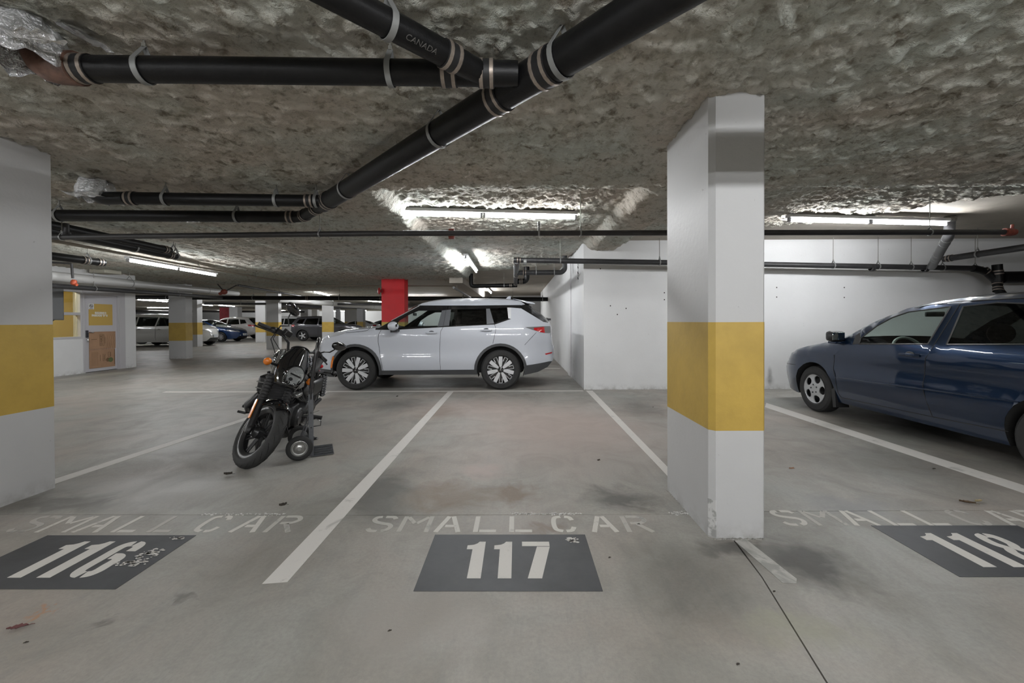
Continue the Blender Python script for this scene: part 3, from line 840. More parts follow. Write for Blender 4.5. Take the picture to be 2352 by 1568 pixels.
# ---------------------------------------------------------------- pipe cluster at the wall corner
GP = GREY_PIPE
yA = 7.30
A0 = at(1180, 597, Y=yA); A1 = at(1540, 603, Y=yA); A2 = at(2235, 616, Y=yA)
wallp = pipe('drain_pipe', 'dark drain pipe along the top of the white wall', [A0, A1, A2], 0.047, GP,
             couplings=[0.09], hangers=[(at(x, 605, Y=yA).x - A0.x, 2.74) for x in (1287, 1515, 1914, 2017, 2093, 2165, 2240)], strapw=0.02)
for x in (1206, 2003, 2125):
    c = at(x, 600 + (x - 1180) * 0.018, Y=yA)
    Geo().lathe([(0.047, -0.03), (0.060, -0.025), (0.060, 0.025), (0.047, 0.03)], c, (1, 0, 0), 14).obj('joint_collar', STRAP if x < 1500 else GP, wallp, w=True)
# branch going away from its left end, with two cross branches
C1 = A0 + V((0.05, 0, -0.02)); 
Cb = at(1184, 653, Y=12.5)
pipe('drain_pipe', 'grey drain pipe running away from the left end of the wall top pipe', [C1, Cb], 0.055, GP, couplings=[0.12, 2.4, 4.8])
D0 = at(1188, 626, Y=9.1); D1 = at(1290, 624, Y=9.1)
pipe('drain_pipe', 'dark branch pipe ending in an elbow against the side wall', [D0, V((D1.x, 9.1, D0.z)), V((D1.x + 0.07, 9.1, D0.z + 0.07)), V((D1.x + 0.07, 9.1, SLAB))], 0.055, GP, couplings=[0.16], hangers=[(0.42, 2.74), (0.82, 2.74)], strapw=0.02)
D0 = at(1188, 646, Y=11.0); D1 = at(1210, 646, Y=11.0)
pipe('drain_pipe', 'short black branch pipe with an elbow going up into bare concrete', [D0, V((D1.x, 11, D0.z)), V((D1.x, 11, SLAB))], 0.075, IRON_PIPE, couplings=[0.1])
D0 = at(1188, 655, Y=12.5); D1 = at(1082, 653, Y=12.5)
pipe('drain_pipe', 'black branch pipe running left from the pipe cluster end', [D0, V((D1.x, 12.5, D0.z - 0.02)), V((D1.x, 12.5, SLAB))], 0.062, IRON_PIPE, couplings=[0.2], hangers=[(0.4, 2.74)])
a, b = at(1042, 660, Y=12.3), at(1080, 683, Y=16)
pipe('conduit', 'thin bright conduit slanting away under the concrete beam', [a, b], 0.035, STRAP, hangers=[(0.6, 2.74), (2.6, 2.74)])
Geo  # striped hose down the wall corner
c = at(1317, 606, Y=8.3)
sh = thing('edge_guard', 'short black and white striped guard high on the white wall corner', 'guard', (WX - 0.01, 8.3, 2.3))
STRIPE_W = mat('white_stripe', (0.6, 0.6, 0.6), 0.5)
for k in range(8):
    z0 = 2.05 + k * 0.055
    Geo().prism([(0, 0), (0.05, 0.03), (0.05, 0.0575), (0, 0.0275)], 0.012, Matrix.Translation((WX - 0.013, 8.24, z0)) @ Matrix(((0, 0, 1, 0), (1, 0, 0, 0), (0, 1, 0, 0), (0, 0, 0, 1)))).obj('stripe', BLACK_PLASTIC if k % 2 else STRIPE_W, sh, w=True, smooth=0)

# ---------------------------------------------------------------- right side
ZR = 6.35
T0 = at(2182, 478, Y=5.95); T1 = at(2180, 540, Y=6.0); T2 = at(2140, 612, Y=7.2)
T0.z = SLAB
stack = pipe('drain_pipe', 'grey drain stack dropping from the ceiling and slanting to the wall pipe', [T0, T1, T2], 0.062, mat('mid_grey_pipe', (0.13, 0.13, 0.135), 0.4), couplings=[])
for t in (0.06, 0.42):
    c, d = along([T0, T1, T2], t); Geo().band(c, d, 0.063, 0.03, 0.004).obj('band_clamp', STRAP, stack, w=True)
for t in (0.62, 1.15, 1.30, 1.42):
    c, d = along([T0, T1, T2], t); Geo().band(c, d, 0.063, 0.014, 0.003).obj('band_clamp', STRAP, stack, w=True)
Geo().lathe([(0.06, -0.02), (0.075, -0.01), (0.075, 0.03), (0.06, 0.04)], T0 + V((0, 0, -0.05)), (0, 0, 1), 16).obj('ceiling_collar', MORTAR, stack, w=True)
a = at(2168, 595, Y=7.1); b = at(2352, 568, Y=6.1)
pipe('drain_pipe', 'dark grey pipe slanting up to the right edge above the blue car', [a, b, b + (b - a).normalized() * 1.5], 0.05, GREY_PIPE, couplings=[0.08], hangers=[(at(2250, 585, Y=6.6) - a).length and ((at(2250, 583, Y=6.65) - a).length, 2.74)], strapw=0.02)
a = A2; b = at(2290, 636, Y=yA - 0.05); c = at(2292, 665, Y=yA - 0.1); d = at(2325, 700, Y=yA - 0.1)
pipe('drain_pipe', 'black ribbed drain elbow dropping behind the blue car roof', [a, at(2262, 622, Y=yA), b + V((0, 0, -0.06)), c, d, d + V((0.3, 0, -0.25))], 0.062, IRON_PIPE, couplings=[0.22, 0.50, 0.62, 0.80])
pipe('drain_pipe', 'short open black pipe socket standing above the ribbed elbow', [b + V((0, -0.02, -0.08)), at(2290, 607, Y=yA - 0.07)], 0.068, IRON_PIPE, couplings=[0.16])
a = at(2300, 637, Y=yA - 0.05)
pipe('drain_pipe', 'very thick black pipe at the right edge behind the blue car roof', [a, a + V((3.0, 0, 0.03))], 0.105, IRON_PIPE, hangers=[(1.2, 2.74)])
# ================================================================== CARS
def pip(p, poly):
    x, y = p; c = False; n = len(poly); j = n - 1
    for i in range(n):
        xi, yi = poly[i]; xj, yj = poly[j]
        if (yi > y) != (yj > y) and x < (xj - xi) * (y - yi) / (yj - yi) + xi: c = not c
        j = i
    return c
def circ(cx, cz, r, n=36): return [(cx + r * math.cos(2 * math.pi * k / n), cz + r * math.sin(2 * math.pi * k / n)) for k in range(n)]
def interp(xs, x):
    return float(np.interp(x, [a for a, _ in xs], [b for _, b in xs]))

class Car:
    def __init__(s, spec, label, loc, rotz, cat='car', name='car', group=None):
        s.S = spec; s.W = spec['W']
        s.root = thing(name, label, cat, loc, rotz, group)
        s.sil = spec['sil']
        # roofline height for rounding: top z for each x
        xs = np.linspace(min(p[0] for p in s.sil), max(p[0] for p in s.sil), 120)
        s.top = []
        for x in xs:
            zs = []
            for (a, b) in zip(s.sil, s.sil[1:]):
                if (a[0] - x) * (b[0] - x) <= 0 and abs(a[0] - b[0]) > 1e-6:
                    zs.append(a[1] + (b[1] - a[1]) * (x - a[0]) / (b[0] - a[0]))
            s.top.append((x, max(zs) if zs else 0.5))
    def yside(s, x, z):
        S = s.S; y = s.W
        xf, df, pf = S.get('front', (1.5, 0.45, 0.75)); xr, dr, pr = S.get('rear', (1.6, 0.38, 0.76))
        if x > xf: y -= df * min(1.3, (x - xf) / pf) ** 2.4
        if x < -xr: y -= dr * min(1.3, (-xr - x) / pr) ** 2.4
        zb = S['belt']
        if z > zb: y -= (z - zb) * S.get('tumble', 0.42)
        if z < 0.46: y -= (0.46 - z) * 0.22
        r = S.get('round', 0.07); d = interp(s.top, x) - z
        if d < r:
            k = 1 - max(d, 0) / r
            y -= r * (1 - math.sqrt(max(0, 1 - k * k))) * S.get('roundk', 0.8)
        for (zc, w, h) in S.get('creases', ()):
            y += h * math.exp(-((z - zc) / w) ** 2)
        return y
    def side(s):
        S = s.S; sil = s.sil; step = S.get('step', 0.07)
        loops = [('SIL', sil)]
        arches = [circ(x, z, r) for (x, z, r) in S['arches']]
        loops += [('A', a) for a in arches]
        panels = S['panels']        # (name, polygon, material, offset)
        loops += [(p[0], p[1]) for p in panels]
        pts = []; edges = []
        for nm, poly in loops:
            base = len(pts); cnt = 0; n = len(poly)
            for i in range(n):
                a = poly[i]; b = poly[(i + 1) % n]
                L = math.hypot(a[0] - b[0], a[1] - b[1]); k = max(1, int(L / step))
                for j in range(k):
                    pts.append(V((a[0] + (b[0] - a[0]) * j / k, a[1] + (b[1] - a[1]) * j / k))); cnt += 1
            edges += [(base + i, base + (i + 1) % cnt) for i in range(cnt)]
        x0 = min(p[0] for p in sil); x1 = max(p[0] for p in sil); z0 = min(p[1] for p in sil); z1 = max(p[1] for p in sil)
        bpts = [tuple(p) for p in pts]
        ba = np.array(bpts)
        for i in range(int((x1 - x0) / step) + 1):
            for j in range(int((z1 - z0) / step) + 1):
                p = (x0 + i * step + (j % 2) * step / 2, z0 + j * step)
                if pip(p, sil) and ((ba - p) ** 2).sum(1).min() > (step * 0.45) ** 2: pts.append(V(p))
        res = geometry.delaunay_2d_cdt(pts, edges, [], 0, 1e-5)
        v2 = res[0]; tris = res[2]
        groups = {}
        for t in tris:
            c = ((v2[t[0]][0] + v2[t[1]][0] + v2[t[2]][0]) / 3, (v2[t[0]][1] + v2[t[1]][1] + v2[t[2]][1]) / 3)
            if not pip(c, sil) or any(pip(c, a) for a in arches): continue
            key = len(panels)
            for i, p in enumerate(panels):
                if pip(c, p[1]): key = i; break
            groups.setdefault(key, []).append(t)
        for key, ts in groups.items():
            if key < len(panels): nm, _, m, off = panels[key][:4]
            else: nm, m, off = 'body_side', S['paint'], 0.0
            if nm is None: continue
            used = sorted({i for t in ts for i in t}); mp = {u: i for i, u in enumerate(used)}
            for sg in (1, -1):
                if S.get('onesided') and sg != S['onesided']: continue
                vs = [(v2[u][0], sg * (s.yside(v2[u][0], v2[u][1]) + off), v2[u][1]) for u in used]
                fs = [tuple(mp[i] for i in (t if sg < 0 else t[::-1])) for t in ts]
                Geo().add(vs, fs).obj(nm, m, s.root, smooth=180)
    def seams(s, lines, r=0.0035, mtl=None):
        for ln in lines:
            for sg in (1, -1):
                P = []
                for a, b in zip(ln, ln[1:]):
                    k = max(1, int(math.hypot(a[0] - b[0], a[1] - b[1]) / 0.06))
                    for j in range(k): P.append((a[0] + (b[0] - a[0]) * j / k, a[1] + (b[1] - a[1]) * j / k))
                P.append(ln[-1])
                Geo().tube([(x, sg * (s.yside(x, z) + 0.0005), z) for x, z in P], r, 5).obj('panel_gap', mtl or SEAM, s.root)
    def strip(s):
        # surfaces across the car between the two side edges
        S = s.S; s.E = []
        sil = s.sil; offs = S['cross']
        for i in range(S['n_top']):
            s.E.append((sil[i], offs[i]))
        T = [-1, -0.97, -0.9, -0.8, -0.65, -0.45, -0.22, 0, 0.22, 0.45, 0.65, 0.8, 0.9, 0.97, 1]
        def pt(i, t):
            (x, z), (dx, dz) = s.E[i]
            y = s.yside(x, z); e = S.get('exp', 2.3)
            k = 1 - abs(t) ** e
            return V((x + dx * k, y * t, z + dz * k))
        s.pt = pt
        for (nm, a, b, m) in S['segs']:
            Geo().grid([[pt(i, t) for t in T[::-1]] for i in range(a, b + 1)]).obj(nm, m, s.root, smooth=S.get('strip_smooth', 50))
    def surf(s, i, t, up=0.0):  # fractional station
        a = int(i); f = i - a
        return s.pt(a, t).lerp(s.pt(min(a + 1, len(s.E) - 1), t), f)
    def shell(s, x0, x1, z0=0.27, z1=0.85, inset=0.16):
        w = s.W - inset
        Geo().box(x0, x1, -w, w, z0, z1).obj('underbody', DARK_VOID, s.root, smooth=0)
        for (x, z, r) in s.S['arches']:
            for sg in (1, -1):
                g_ = Geo()
                n = 20; vs = []; fs = []
                yo, yi = s.W - 0.03, s.W - 0.34
                for k in range(n + 1):
                    a = math.pi * (k / n) * 1.2 - 0.1 * math.pi
                    p = (x + r * 1.0 * math.cos(a), z + r * 1.0 * math.sin(a))
                    vs += [(p[0], sg * (s.yside(p[0], p[1]) - 0.002), p[1]), (p[0], sg * yi, p[1])]
                for k in range(n): fs.append((2 * k, 2 * k + 1, 2 * k + 3, 2 * k + 2))
                g_.add(vs, fs)
                g_.add([(x + r * math.cos(2 * math.pi * k / 20), sg * yi, max(z0, z + r * math.sin(2 * math.pi * k / 20))) for k in range(20)], [tuple(range(20))])
                g_.obj('wheel_well', DARK_VOID, s.root, smooth=0)
    def wheel(s, x, sg, r, w, rim_r, maker, rot=0.0):
        yo = s.S.get('track', s.W - 0.02)
        c = V((x, sg * (yo - w / 2), r))
        hw = w / 2
        pr = [(rim_r, -hw * 0.92), (rim_r + 0.012, -hw), (r - 0.035, -hw), (r - 0.008, -hw * 0.80), (r, -hw * 0.6), (r, hw * 0.6), (r - 0.008, hw * 0.80), (r - 0.035, hw), (rim_r + 0.012, hw), (rim_r, hw * 0.92)]
        t = Geo().lathe(pr, c, (0, sg, 0), 40).obj('wheel', RUBBER, s.root, smooth=30)
        # local frame: outward axis is the wheel's Z
        M = Matrix.Translation(c + V((0, sg * hw, 0))) @ Matrix(((1 if sg > 0 else -1, 0, 0, 0), (0, 0, sg, 0), (0, 1, 0, 0), (0, 0, 0, 1))).to_4x4() if False else None
        ex = V((-sg, 0, 0)); ez = V((0, sg, 0)); ey = V((0, 0, 1))
        M = Matrix.Translation(c + ez * hw) @ Matrix((( ex.x, ey.x, ez.x, 0), (ex.y, ey.y, ez.y, 0), (ex.z, ey.z, ez.z, 0), (0, 0, 0, 1))) @ Matrix.Rotation(rot, 4, 'Z')
        Geo().lathe([(rim_r, -w * 0.9), (rim_r, -0.01), (rim_r + 0.006, 0.0), (rim_r - 0.012, -0.004), (rim_r - 0.02, -w * 0.5), (0.0, -w * 0.52)], (0, 0, 0), (0, 0, 1), 40).xf(M).obj('rim', BLACK_PLASTIC, t, smooth=35)
        maker(M, rim_r, t)
        return t

def rim_blades(M, R, t, n=7):
    # broad machined blades alternating with outlined dark spokes
    for k in range(n):
        a = 2 * math.pi * k / n
        Q = M @ Matrix.Rotation(a, 4, 'Z')
        w0, w1 = 0.020, 0.0355
        Geo().prism([(-w0, 0.055), (w0, 0.055), (w1, R * 0.60), (w1 * 0.98, R - 0.012), (-w1 * 0.98, R - 0.012), (-w1, R * 0.60)], 0.016, Q @ Matrix.Translation((0, 0, -0.022))).obj('spoke', ALLOY, t, smooth=0, bevel=0.002)
        Q2 = M @ Matrix.Rotation(a + math.pi / n, 4, 'Z')
        e = 0.0085; g_ = Geo()
        g_.prism([(-0.030, 0.06), (0.030, 0.06), (0.036, R - 0.014), (-0.036, R - 0.014)], 0.012, Q2 @ Matrix.Translation((0, 0, -0.035)))
        g_.obj('dark_spoke', GLOSS_BLACK, t, smooth=0)
        o = Geo()
        for sg in (1, -1):
            if sg > 0: o.prism([(0.012, 0.075), (0.012 + e, 0.075), (0.037, R - 0.014), (0.037 - e, R - 0.014)], 0.004, Q2 @ Matrix.Translation((0, 0, -0.022)))
            else: o.prism([(-0.037, R - 0.014), (-0.037 + e, R - 0.014), (-0.028 + e, R * 0.62), (-0.034, R * 0.62)], 0.004, Q2 @ Matrix.Translation((0, 0, -0.022)))
        o.prism([(-0.037, R - 0.014 - e), (0.037, R - 0.014 - e), (0.037, R - 0.014), (-0.037, R - 0.014)], 0.004, Q2 @ Matrix.Translation((0, 0, -0.022)))
        o.obj('spoke_edge', ALLOY, t, smooth=0)
    h = Geo().lathe([(0.068, -0.03), (0.062, -0.012), (0.04, -0.006), (0.0, -0.004)], (0, 0, 0), (0, 0, 1), 20).xf(M)
    h.obj('hub_cap', GLOSS_BLACK, t)
    b = Geo()
    for k in range(5):
        a = 2 * math.pi * k / 5
        b.cyl(M @ V((0.045 * math.cos(a), 0.045 * math.sin(a), -0.012)), M @ V((0.045 * math.cos(a), 0.045 * math.sin(a), -0.002)), 0.007, n=6)
    for k in range(3):
        a = math.radians(90 + 120 * k)
        b.prism([(0, 0), (0.009, 0.008), (0, 0.018), (-0.009, 0.008)], 0.003, M @ Matrix.Translation((0, 0, -0.004)) @ Matrix.Rotation(a - math.pi / 2, 4, 'Z'))
    b.obj('wheel_nut', CHROME, t)
def rim_holes(M, R, t, holes=5, hr=0.36, col=SILVER, lugs=True):
    # dished cover pierced by rounded openings near its rim
    pts = []; edges = []
    def loop(P):
        b = len(pts); pts.extend(V(p) for p in P); edges.extend((b + i, b + (i + 1) % len(P)) for i in range(len(P)))
    outer = circ(0, 0, R - 0.004, 50); loop(outer)
    hs = []
    for k in range(holes):
        a = math.pi / 2 + 2 * math.pi * (k + 0.5) / holes
        c = (math.cos(a), math.sin(a)); h = []
        for i in range(16):
            b = 2 * math.pi * i / 16
            rr = R * hr * 0.62; u = rr * math.cos(b) * 0.82; v = rr * math.sin(b) * (1.25 if math.sin(b) > 0 else 0.8)
            d = R * 0.665 + u
            h.append((c[0] * d - c[1] * v * 0.9, c[1] * d + c[0] * v * 0.9))
        hs.append(h); loop(h)
    for rr in (0.3, 0.55, 0.8):
        for k in range(24):
            p = (R * rr * math.cos(k * math.pi / 12), R * rr * math.sin(k * math.pi / 12))
            if not any(pip(p, h) for h in hs): pts.append(V(p))
    pts.append(V((0, 0)))
    res = geometry.delaunay_2d_cdt(pts, edges, [], 0, 1e-6)
    v2, tr = res[0], res[2]
    fs = []
    for q in tr:
        c = ((v2[q[0]][0] + v2[q[1]][0] + v2[q[2]][0]) / 3, (v2[q[0]][1] + v2[q[1]][1] + v2[q[2]][1]) / 3)
        if pip(c, outer) and not any(pip(c, h) for h in hs): fs.append(tuple(q))
    def zf(x, y):
        d = math.hypot(x, y) / R
        return -0.016 + 0.014 * math.exp(-((d - 0.25) / 0.3) ** 2) + (0.012 if d > 0.93 else 0)
    vs = [M @ V((p[0], p[1], zf(*p))) for p in v2]; n = len(vs)
    vs2 = [M @ V((p[0], p[1], zf(*p) - 0.012)) for p in v2]
    # walls of the openings
    ed = {}
    for f in fs:
        for i in range(3):
            e = (f[i], f[(i + 1) % 3]); ed[e] = 1
    wl = [(b, a, a + n, b + n) for (a, b) in ed if (b, a) not in ed]
    Geo().add(vs + vs2, fs + wl).obj('hub_cap', col, t, smooth=40)
    if lugs:
        b = Geo()
        for k in range(5):
            a = math.pi / 2 + 2 * math.pi * k / 5
            b.cyl(M @ V((R * 0.27 * math.cos(a), R * 0.27 * math.sin(a), -0.01)), M @ V((R * 0.27 * math.cos(a), R * 0.27 * math.sin(a), 0.001)), R * 0.055, n=8)
        b.obj('wheel_nut', TRIM_GREY, t)
def rim_spokes(M, R, t, n=5, col=ALLOY, w=0.05):
    g_ = Geo()
    for k in range(n):
        Q = M @ Matrix.Rotation(2 * math.pi * k / n + 0.3, 4, 'Z')
        g_.prism([(-w * 0.5, 0.02), (w * 0.5, 0.02), (w * 0.75, R - 0.006), (-w * 0.75, R - 0.006)], 0.02, Q @ Matrix.Translation((0, 0, -0.025)))
    g_.obj('spokes', col, t, smooth=0, kind=None)
    Geo().lathe([(0.07, -0.03), (0.06, -0.004), (0, -0.002)], (0, 0, 0), (0, 0, 1), 14).xf(M).obj('hub_cap', col, t)

SEAT_M = mat('dark_seat_fabric', (0.03, 0.03, 0.032), 0.8)
DASH_M = mat('dark_dashboard', (0.022, 0.022, 0.024), 0.6)
def interior(car, xs, hz=0.0, wheel_x=None, wheel_grey=False, w=0.37):
    r = car.root
    for (x, full) in xs:
        for sg in ((1, -1) if not full else (0,)):
            hw = 0.24 if sg else 0.62
            y = sg * w
            b = Geo()
            P = []
            prof = [(0.02, 0.45), (0.05, 0.62), (0.02, 0.85), (-0.05, 1.02), (-0.09, 1.08)]
            for i, (dx, z) in enumerate(prof):
                ww = hw * (1.0 if i < 3 else 0.8)
                P.append([V((x - 0.05 + dx * 1.2 - 0.07 * (1 if abs(t) > .9 else 0) - 0.10 * i / 4, y + t * ww, z + hz)) for t in (-1, -0.8, 0, 0.8, 1)])
            b.grid(P)
            b.box(x - 0.26, x - 0.12, y - hw * 0.9, y + hw * 0.9, 0.45 + hz, 1.0 + hz)
            b.box(x - 0.1, x + 0.45, y - hw, y + hw, 0.42 + hz, 0.58 + hz)
            so = b.obj('seat', SEAT_M, r, bevel=0.03)
            for hy in ((y,) if sg else (-w, w)):
                Geo().ell((x - 0.24, hy, 1.17 + hz), 0.055, 0.13, 0.10, 12, 8).obj('headrest', SEAT_M, so)
    if wheel_x:
        xd = wheel_x
        P = []
        for (dx, z) in ((0.0, 0.70), (-0.02, 0.86), (0.06, 0.95), (0.25, 0.99), (0.60, 1.0)):
            P.append([V((xd + 0.22 + dx, y, z + hz)) for y in (car.W - 0.17, 0.4, 0, -0.4, -car.W + 0.17)])
        Geo().grid(P).obj('dashboard', DASH_M, r)
        c = V((xd + 0.02, w, 0.93 + hz)); ax = V((-0.9, 0, 0.45))
        sw = Geo().torus(c, ax, 0.18, 0.016, 26, 8)
        for a in (0.3, math.pi - 0.3, -math.pi / 2):
            q = rotto(ax); sw.cyl(c, c + q @ V((0.18 * math.cos(a), 0.18 * math.sin(a), 0)), 0.014, n=6)
        sw.ell(c, 0.03, 0.06, 0.05, 10, 6)
        sw.obj('steering_wheel', mat('grey_wheel_rim', (0.25, 0.27, 0.26), 0.5) if wheel_grey else BLACK_PLASTIC, r)
        Geo().box(car_mirror_x(car), car_mirror_x(car) + 0.03, -0.11, 0.11, 1.34 + hz, 1.40 + hz).obj('rearview_mirror', BLACK_PLASTIC, r, bevel=0.01)
def car_mirror_x(car): return car.S.get('rvm', 0.45)

def mirror_part(car, x, z, sg, sc=1.0, body=None, base=BLACK_PLASTIC):
    y = car.yside(x, z)
    o = Geo()
    o.ell((x, sg * (y + 0.13 * sc), z + 0.03), 0.085 * sc, 0.12 * sc, 0.075 * sc, 18, 12)
    m = o.obj('mirror', body or car.S['paint'], car.root)
    Geo().prism([(-0.08, -0.02), (0.05, -0.035), (0.05, 0.015), (-0.08, 0.025)], 0.16 * sc, Matrix.Translation((x, sg * (y - 0.01), z - 0.05)) @ Matrix(((1, 0, 0, 0), (0, 0, sg, 0), (0, 1, 0, 0), (0, 0, 0, 1)))).obj('mirror_base', base, m, smooth=0, bevel=0.008)
    Geo().ell((x - 0.062 * sc, sg * (y + 0.13 * sc), z + 0.03), 0.018 * sc, 0.09 * sc, 0.05 * sc, 14, 8).obj('mirror_glass', CHROME, m)
def handle_part(car, x, z, paint=None):
    for sg in (1, -1):
        y = car.yside(x, z)
        g_ = Geo()
        g_.tube([(x - 0.10, sg * (y + 0.004), z), (x - 0.085, sg * (y + 0.028), z), (x, sg * (y + 0.034), z + 0.002), (x + 0.085, sg * (y + 0.028), z), (x + 0.10, sg * (y + 0.004), z)], [0.012, 0.016, 0.017, 0.016, 0.012], 8)
        g_.obj('door_handle', paint or car.S['paint'], car.root)
        Geo().ell((x, sg * (y + 0.002), z + 0.012), 0.05, 0.008, 0.026, 12, 6).obj('handle_recess', TRIM_GREY, car.root)
# ------------------------------------------------------------------ paints and glass
def car_paint(name, col, metal=0.3, rough=0.32):
    m, nt, bs = new_mat(name)
    bs.inputs['Base Color'].default_value = (*col, 1); bs.inputs['Metallic'].default_value = metal
    bs.inputs['Roughness'].default_value = rough; bs.inputs['Coat Weight'].default_value = 1.0; bs.inputs['Coat Roughness'].default_value = 0.03
    return m
WHITE_PAINT = car_paint('pearl_white_paint', (0.55, 0.575, 0.63), 0.0, 0.4)
BLUE_PAINT = car_paint('dark_blue_paint', (0.002, 0.017, 0.052), 0.7, 0.28)
CLEAR_GLASS = glass_mat('clear_window_glass', (0.80, 0.86, 0.84))
TINT_GLASS = glass_mat('tinted_window_glass', (0.10, 0.11, 0.105))
PILLAR_GREY = mat('dark_grey_pillar', (0.10, 0.105, 0.115), 0.35, coat=0.3)
def auto_cross(sil, segs, n):
    OFF = {'front': (0.07, 0.0), 'hood': (0.0, 0.045), 'windshield': (0.09, 0.03), 'roof': (0.0, 0.05), 'rear_window': (-0.08, 0.015), 'back': (-0.06, 0.0), 'trunk': (0.0, 0.03)}
    acc = [[] for _ in range(n)]
    for (nm, a, b, kind) in segs:
        for i in range(a, b + 1): acc[i].append(OFF[kind])
    return [(sum(o[0] for o in q) / len(q), sum(o[1] for o in q) / len(q)) if q else (0, 0) for q in acc]
def sp(car, px, py):
    Mi = ROOTM[car.root.name].inverted()
    o = Mi @ V((0, 0, EYE)); d = Mi.to_3x3() @ (CR @ V(((px - PPX) / FPX, -(py - PPY) / FPX, -1.0)))
    y = car.W
    for _ in range(8):
        t = (y - o.y) / d.y; p = o + d * t
        y = max(0.3, car.yside(p.x, p.z))
    return (p.x, p.z)
def plate(car, i, name='number_plate', col=None, w=0.15, h=0.075, txt=None):
    p = car.surf(i, 0.0); q = car.surf(i + 0.3, 0.0)
    n = V((1 if p.x > 0 else -1, 0, 0))
    o = Geo().box(-0.012, 0.012, -w, w, -h, h).xf(Matrix.Translation(p + n * 0.012)).obj(name, PLATE_M, car.root, bevel=0.005, smooth=0)
    return o
PLATE_M = mat('pale_number_plate', (0.55, 0.57, 0.60), 0.4)

# ------------------------------------------------------------------ white crossover, side on
SUV_SIL = [(1.90, .235), (2.10, .25), (2.18, .29), (2.235, .37), (2.245, .52), (2.235, .66), (2.205, .80), (2.155, .90), (2.08, .98), (1.97, 1.035),
           (1.75, 1.085), (1.52, 1.115), (1.25, 1.14), (1.05, 1.155), (.92, 1.165), (.58, 1.375), (.26, 1.58), (.16, 1.625), (0, 1.662), (-.25, 1.69),
           (-.67, 1.703), (-1.10, 1.698), (-1.45, 1.687), (-1.72, 1.665), (-1.84, 1.585), (-2.05, 1.43), (-2.26, 1.262), (-2.31, 1.16), (-2.31, .95),
           (-2.33, .83), (-2.36, .75), (-2.365, .60), (-2.33, .50), (-2.24, .40), (-2.05, .32), (-1.80, .275)]
segk = [('lower_grille', 0, 3, 'front'), ('front_bumper', 3, 9, 'front'), ('hood', 9, 14, 'hood'), ('windshield', 14, 17, 'windshield'), ('roof', 17, 23, 'roof'),
        ('rear_window', 23, 26, 'rear_window'), ('tailgate', 26, 30, 'back'), ('rear_bumper', 30, 32, 'back'), ('rear_skid', 32, 35, 'back')]
segm = {'lower_grille': BLACK_PLASTIC, 'windshield': CLEAR_GLASS, 'rear_window': TINT_GLASS, 'rear_skid': TRIM_GREY}
suv = dict(W=0.925, sil=SUV_SIL + [(-1.0, .285), (1.0, .285)], belt=1.10, tumble=0.40, front=(1.45, 0.42, 0.80), rear=(1.65, 0.36, 0.72), round=0.08, roundk=0.8,
           creases=[(0.975, 0.05, 0.010), (0.55, 0.06, 0.010), (0.74, 0.10, -0.012), (0.40, 0.04, 0.006)], paint=WHITE_PAINT,
           arches=[(1.353, .373, .442), (-1.353, .373, .442)], n_top=36, cross=auto_cross(SUV_SIL, segk, 36), track=0.915,
           segs=[(n, a, b, segm.get(n, WHITE_PAINT)) for n, a, b, k in segk], panels=[])
c = at(983.1, 895.8, Z=0)
white_car = Car(suv, 'large white crossover parked side-on behind stalls 116 and 117', (c.x, c.y + 0.915, 0), math.pi)
w_ = white_car
Q = lambda *pp: [sp(w_, *p) for p in pp]
fw = Q((905, 751.5), (918, 736), (940, 722.5), (962, 713.5), (1015, 712.8), (1005, 749.5))
rw = Q((1031.5, 747.8), (1036, 710.5), (1116.5, 708.8), (1118, 744.3))
qw = Q((1135, 742.5), (1125, 708.5), (1165, 706), (1167.5, 731))
p1 = Q((1005, 749.5), (1015, 712.8), (1036, 710.5), (1031.5, 747.8)); p2 = Q((1118, 744.3), (1116.5, 708.8), (1125, 708.5), (1135, 742.5)); p3 = Q((1167.5, 731), (1165, 706), (1174, 706.2), (1174, 732))
trim = Q((862, 757), (862, 748), (952, 694), (958, 702), (1090, 702), (1197, 700.8), (1216, 696), (1272, 744), (1248, 739), (1197, 708), (1174, 706.2), (1174, 732), (1137, 745), (1018, 751), (905, 757.5))
tail_r = Q((1225.5, 752.7), (1250, 750.4), (1251.5, 764), (1240.8, 762.6), (1227, 757.3))
tail = Q((1205.6, 751.2), (1248, 748.9), (1272, 748.4), (1272, 764), (1250, 764.6), (1225.5, 758))
head = Q((741, 781), (753.3, 771.5), (758, 766.6), (777.7, 765), (794, 764), (788.6, 766.6), (777.7, 770.4), (759, 774), (748, 780))
mark = Q((765.8, 816.5), (768.4, 819.7), (764.9, 837.6), (763.8, 844), (760, 844.7), (761.2, 832))
refl = Q((1251.5, 811.7), (1268, 807.8), (1268, 811), (1253.8, 814.7))
fd = Q((880, 856), (873.4, 817), (868.3, 784), (869.4, 768), (875.5, 757.5), (905, 757), (1018, 750.5), (1012, 761), (1010, 804), (1012, 856))
rd = Q((1012, 856), (1010, 804), (1012, 761), (1018, 750.5), (1136, 744.5), (1139, 756), (1136, 771), (1131.5, 789), (1105, 800), (1094, 856))
fen = Q((870, 740), (875.5, 757.5), (869.4, 768), (868.3, 784), (873.4, 817), (880, 856)) + [(1.0, .2), (2.6, .2), (2.6, 1.5)]
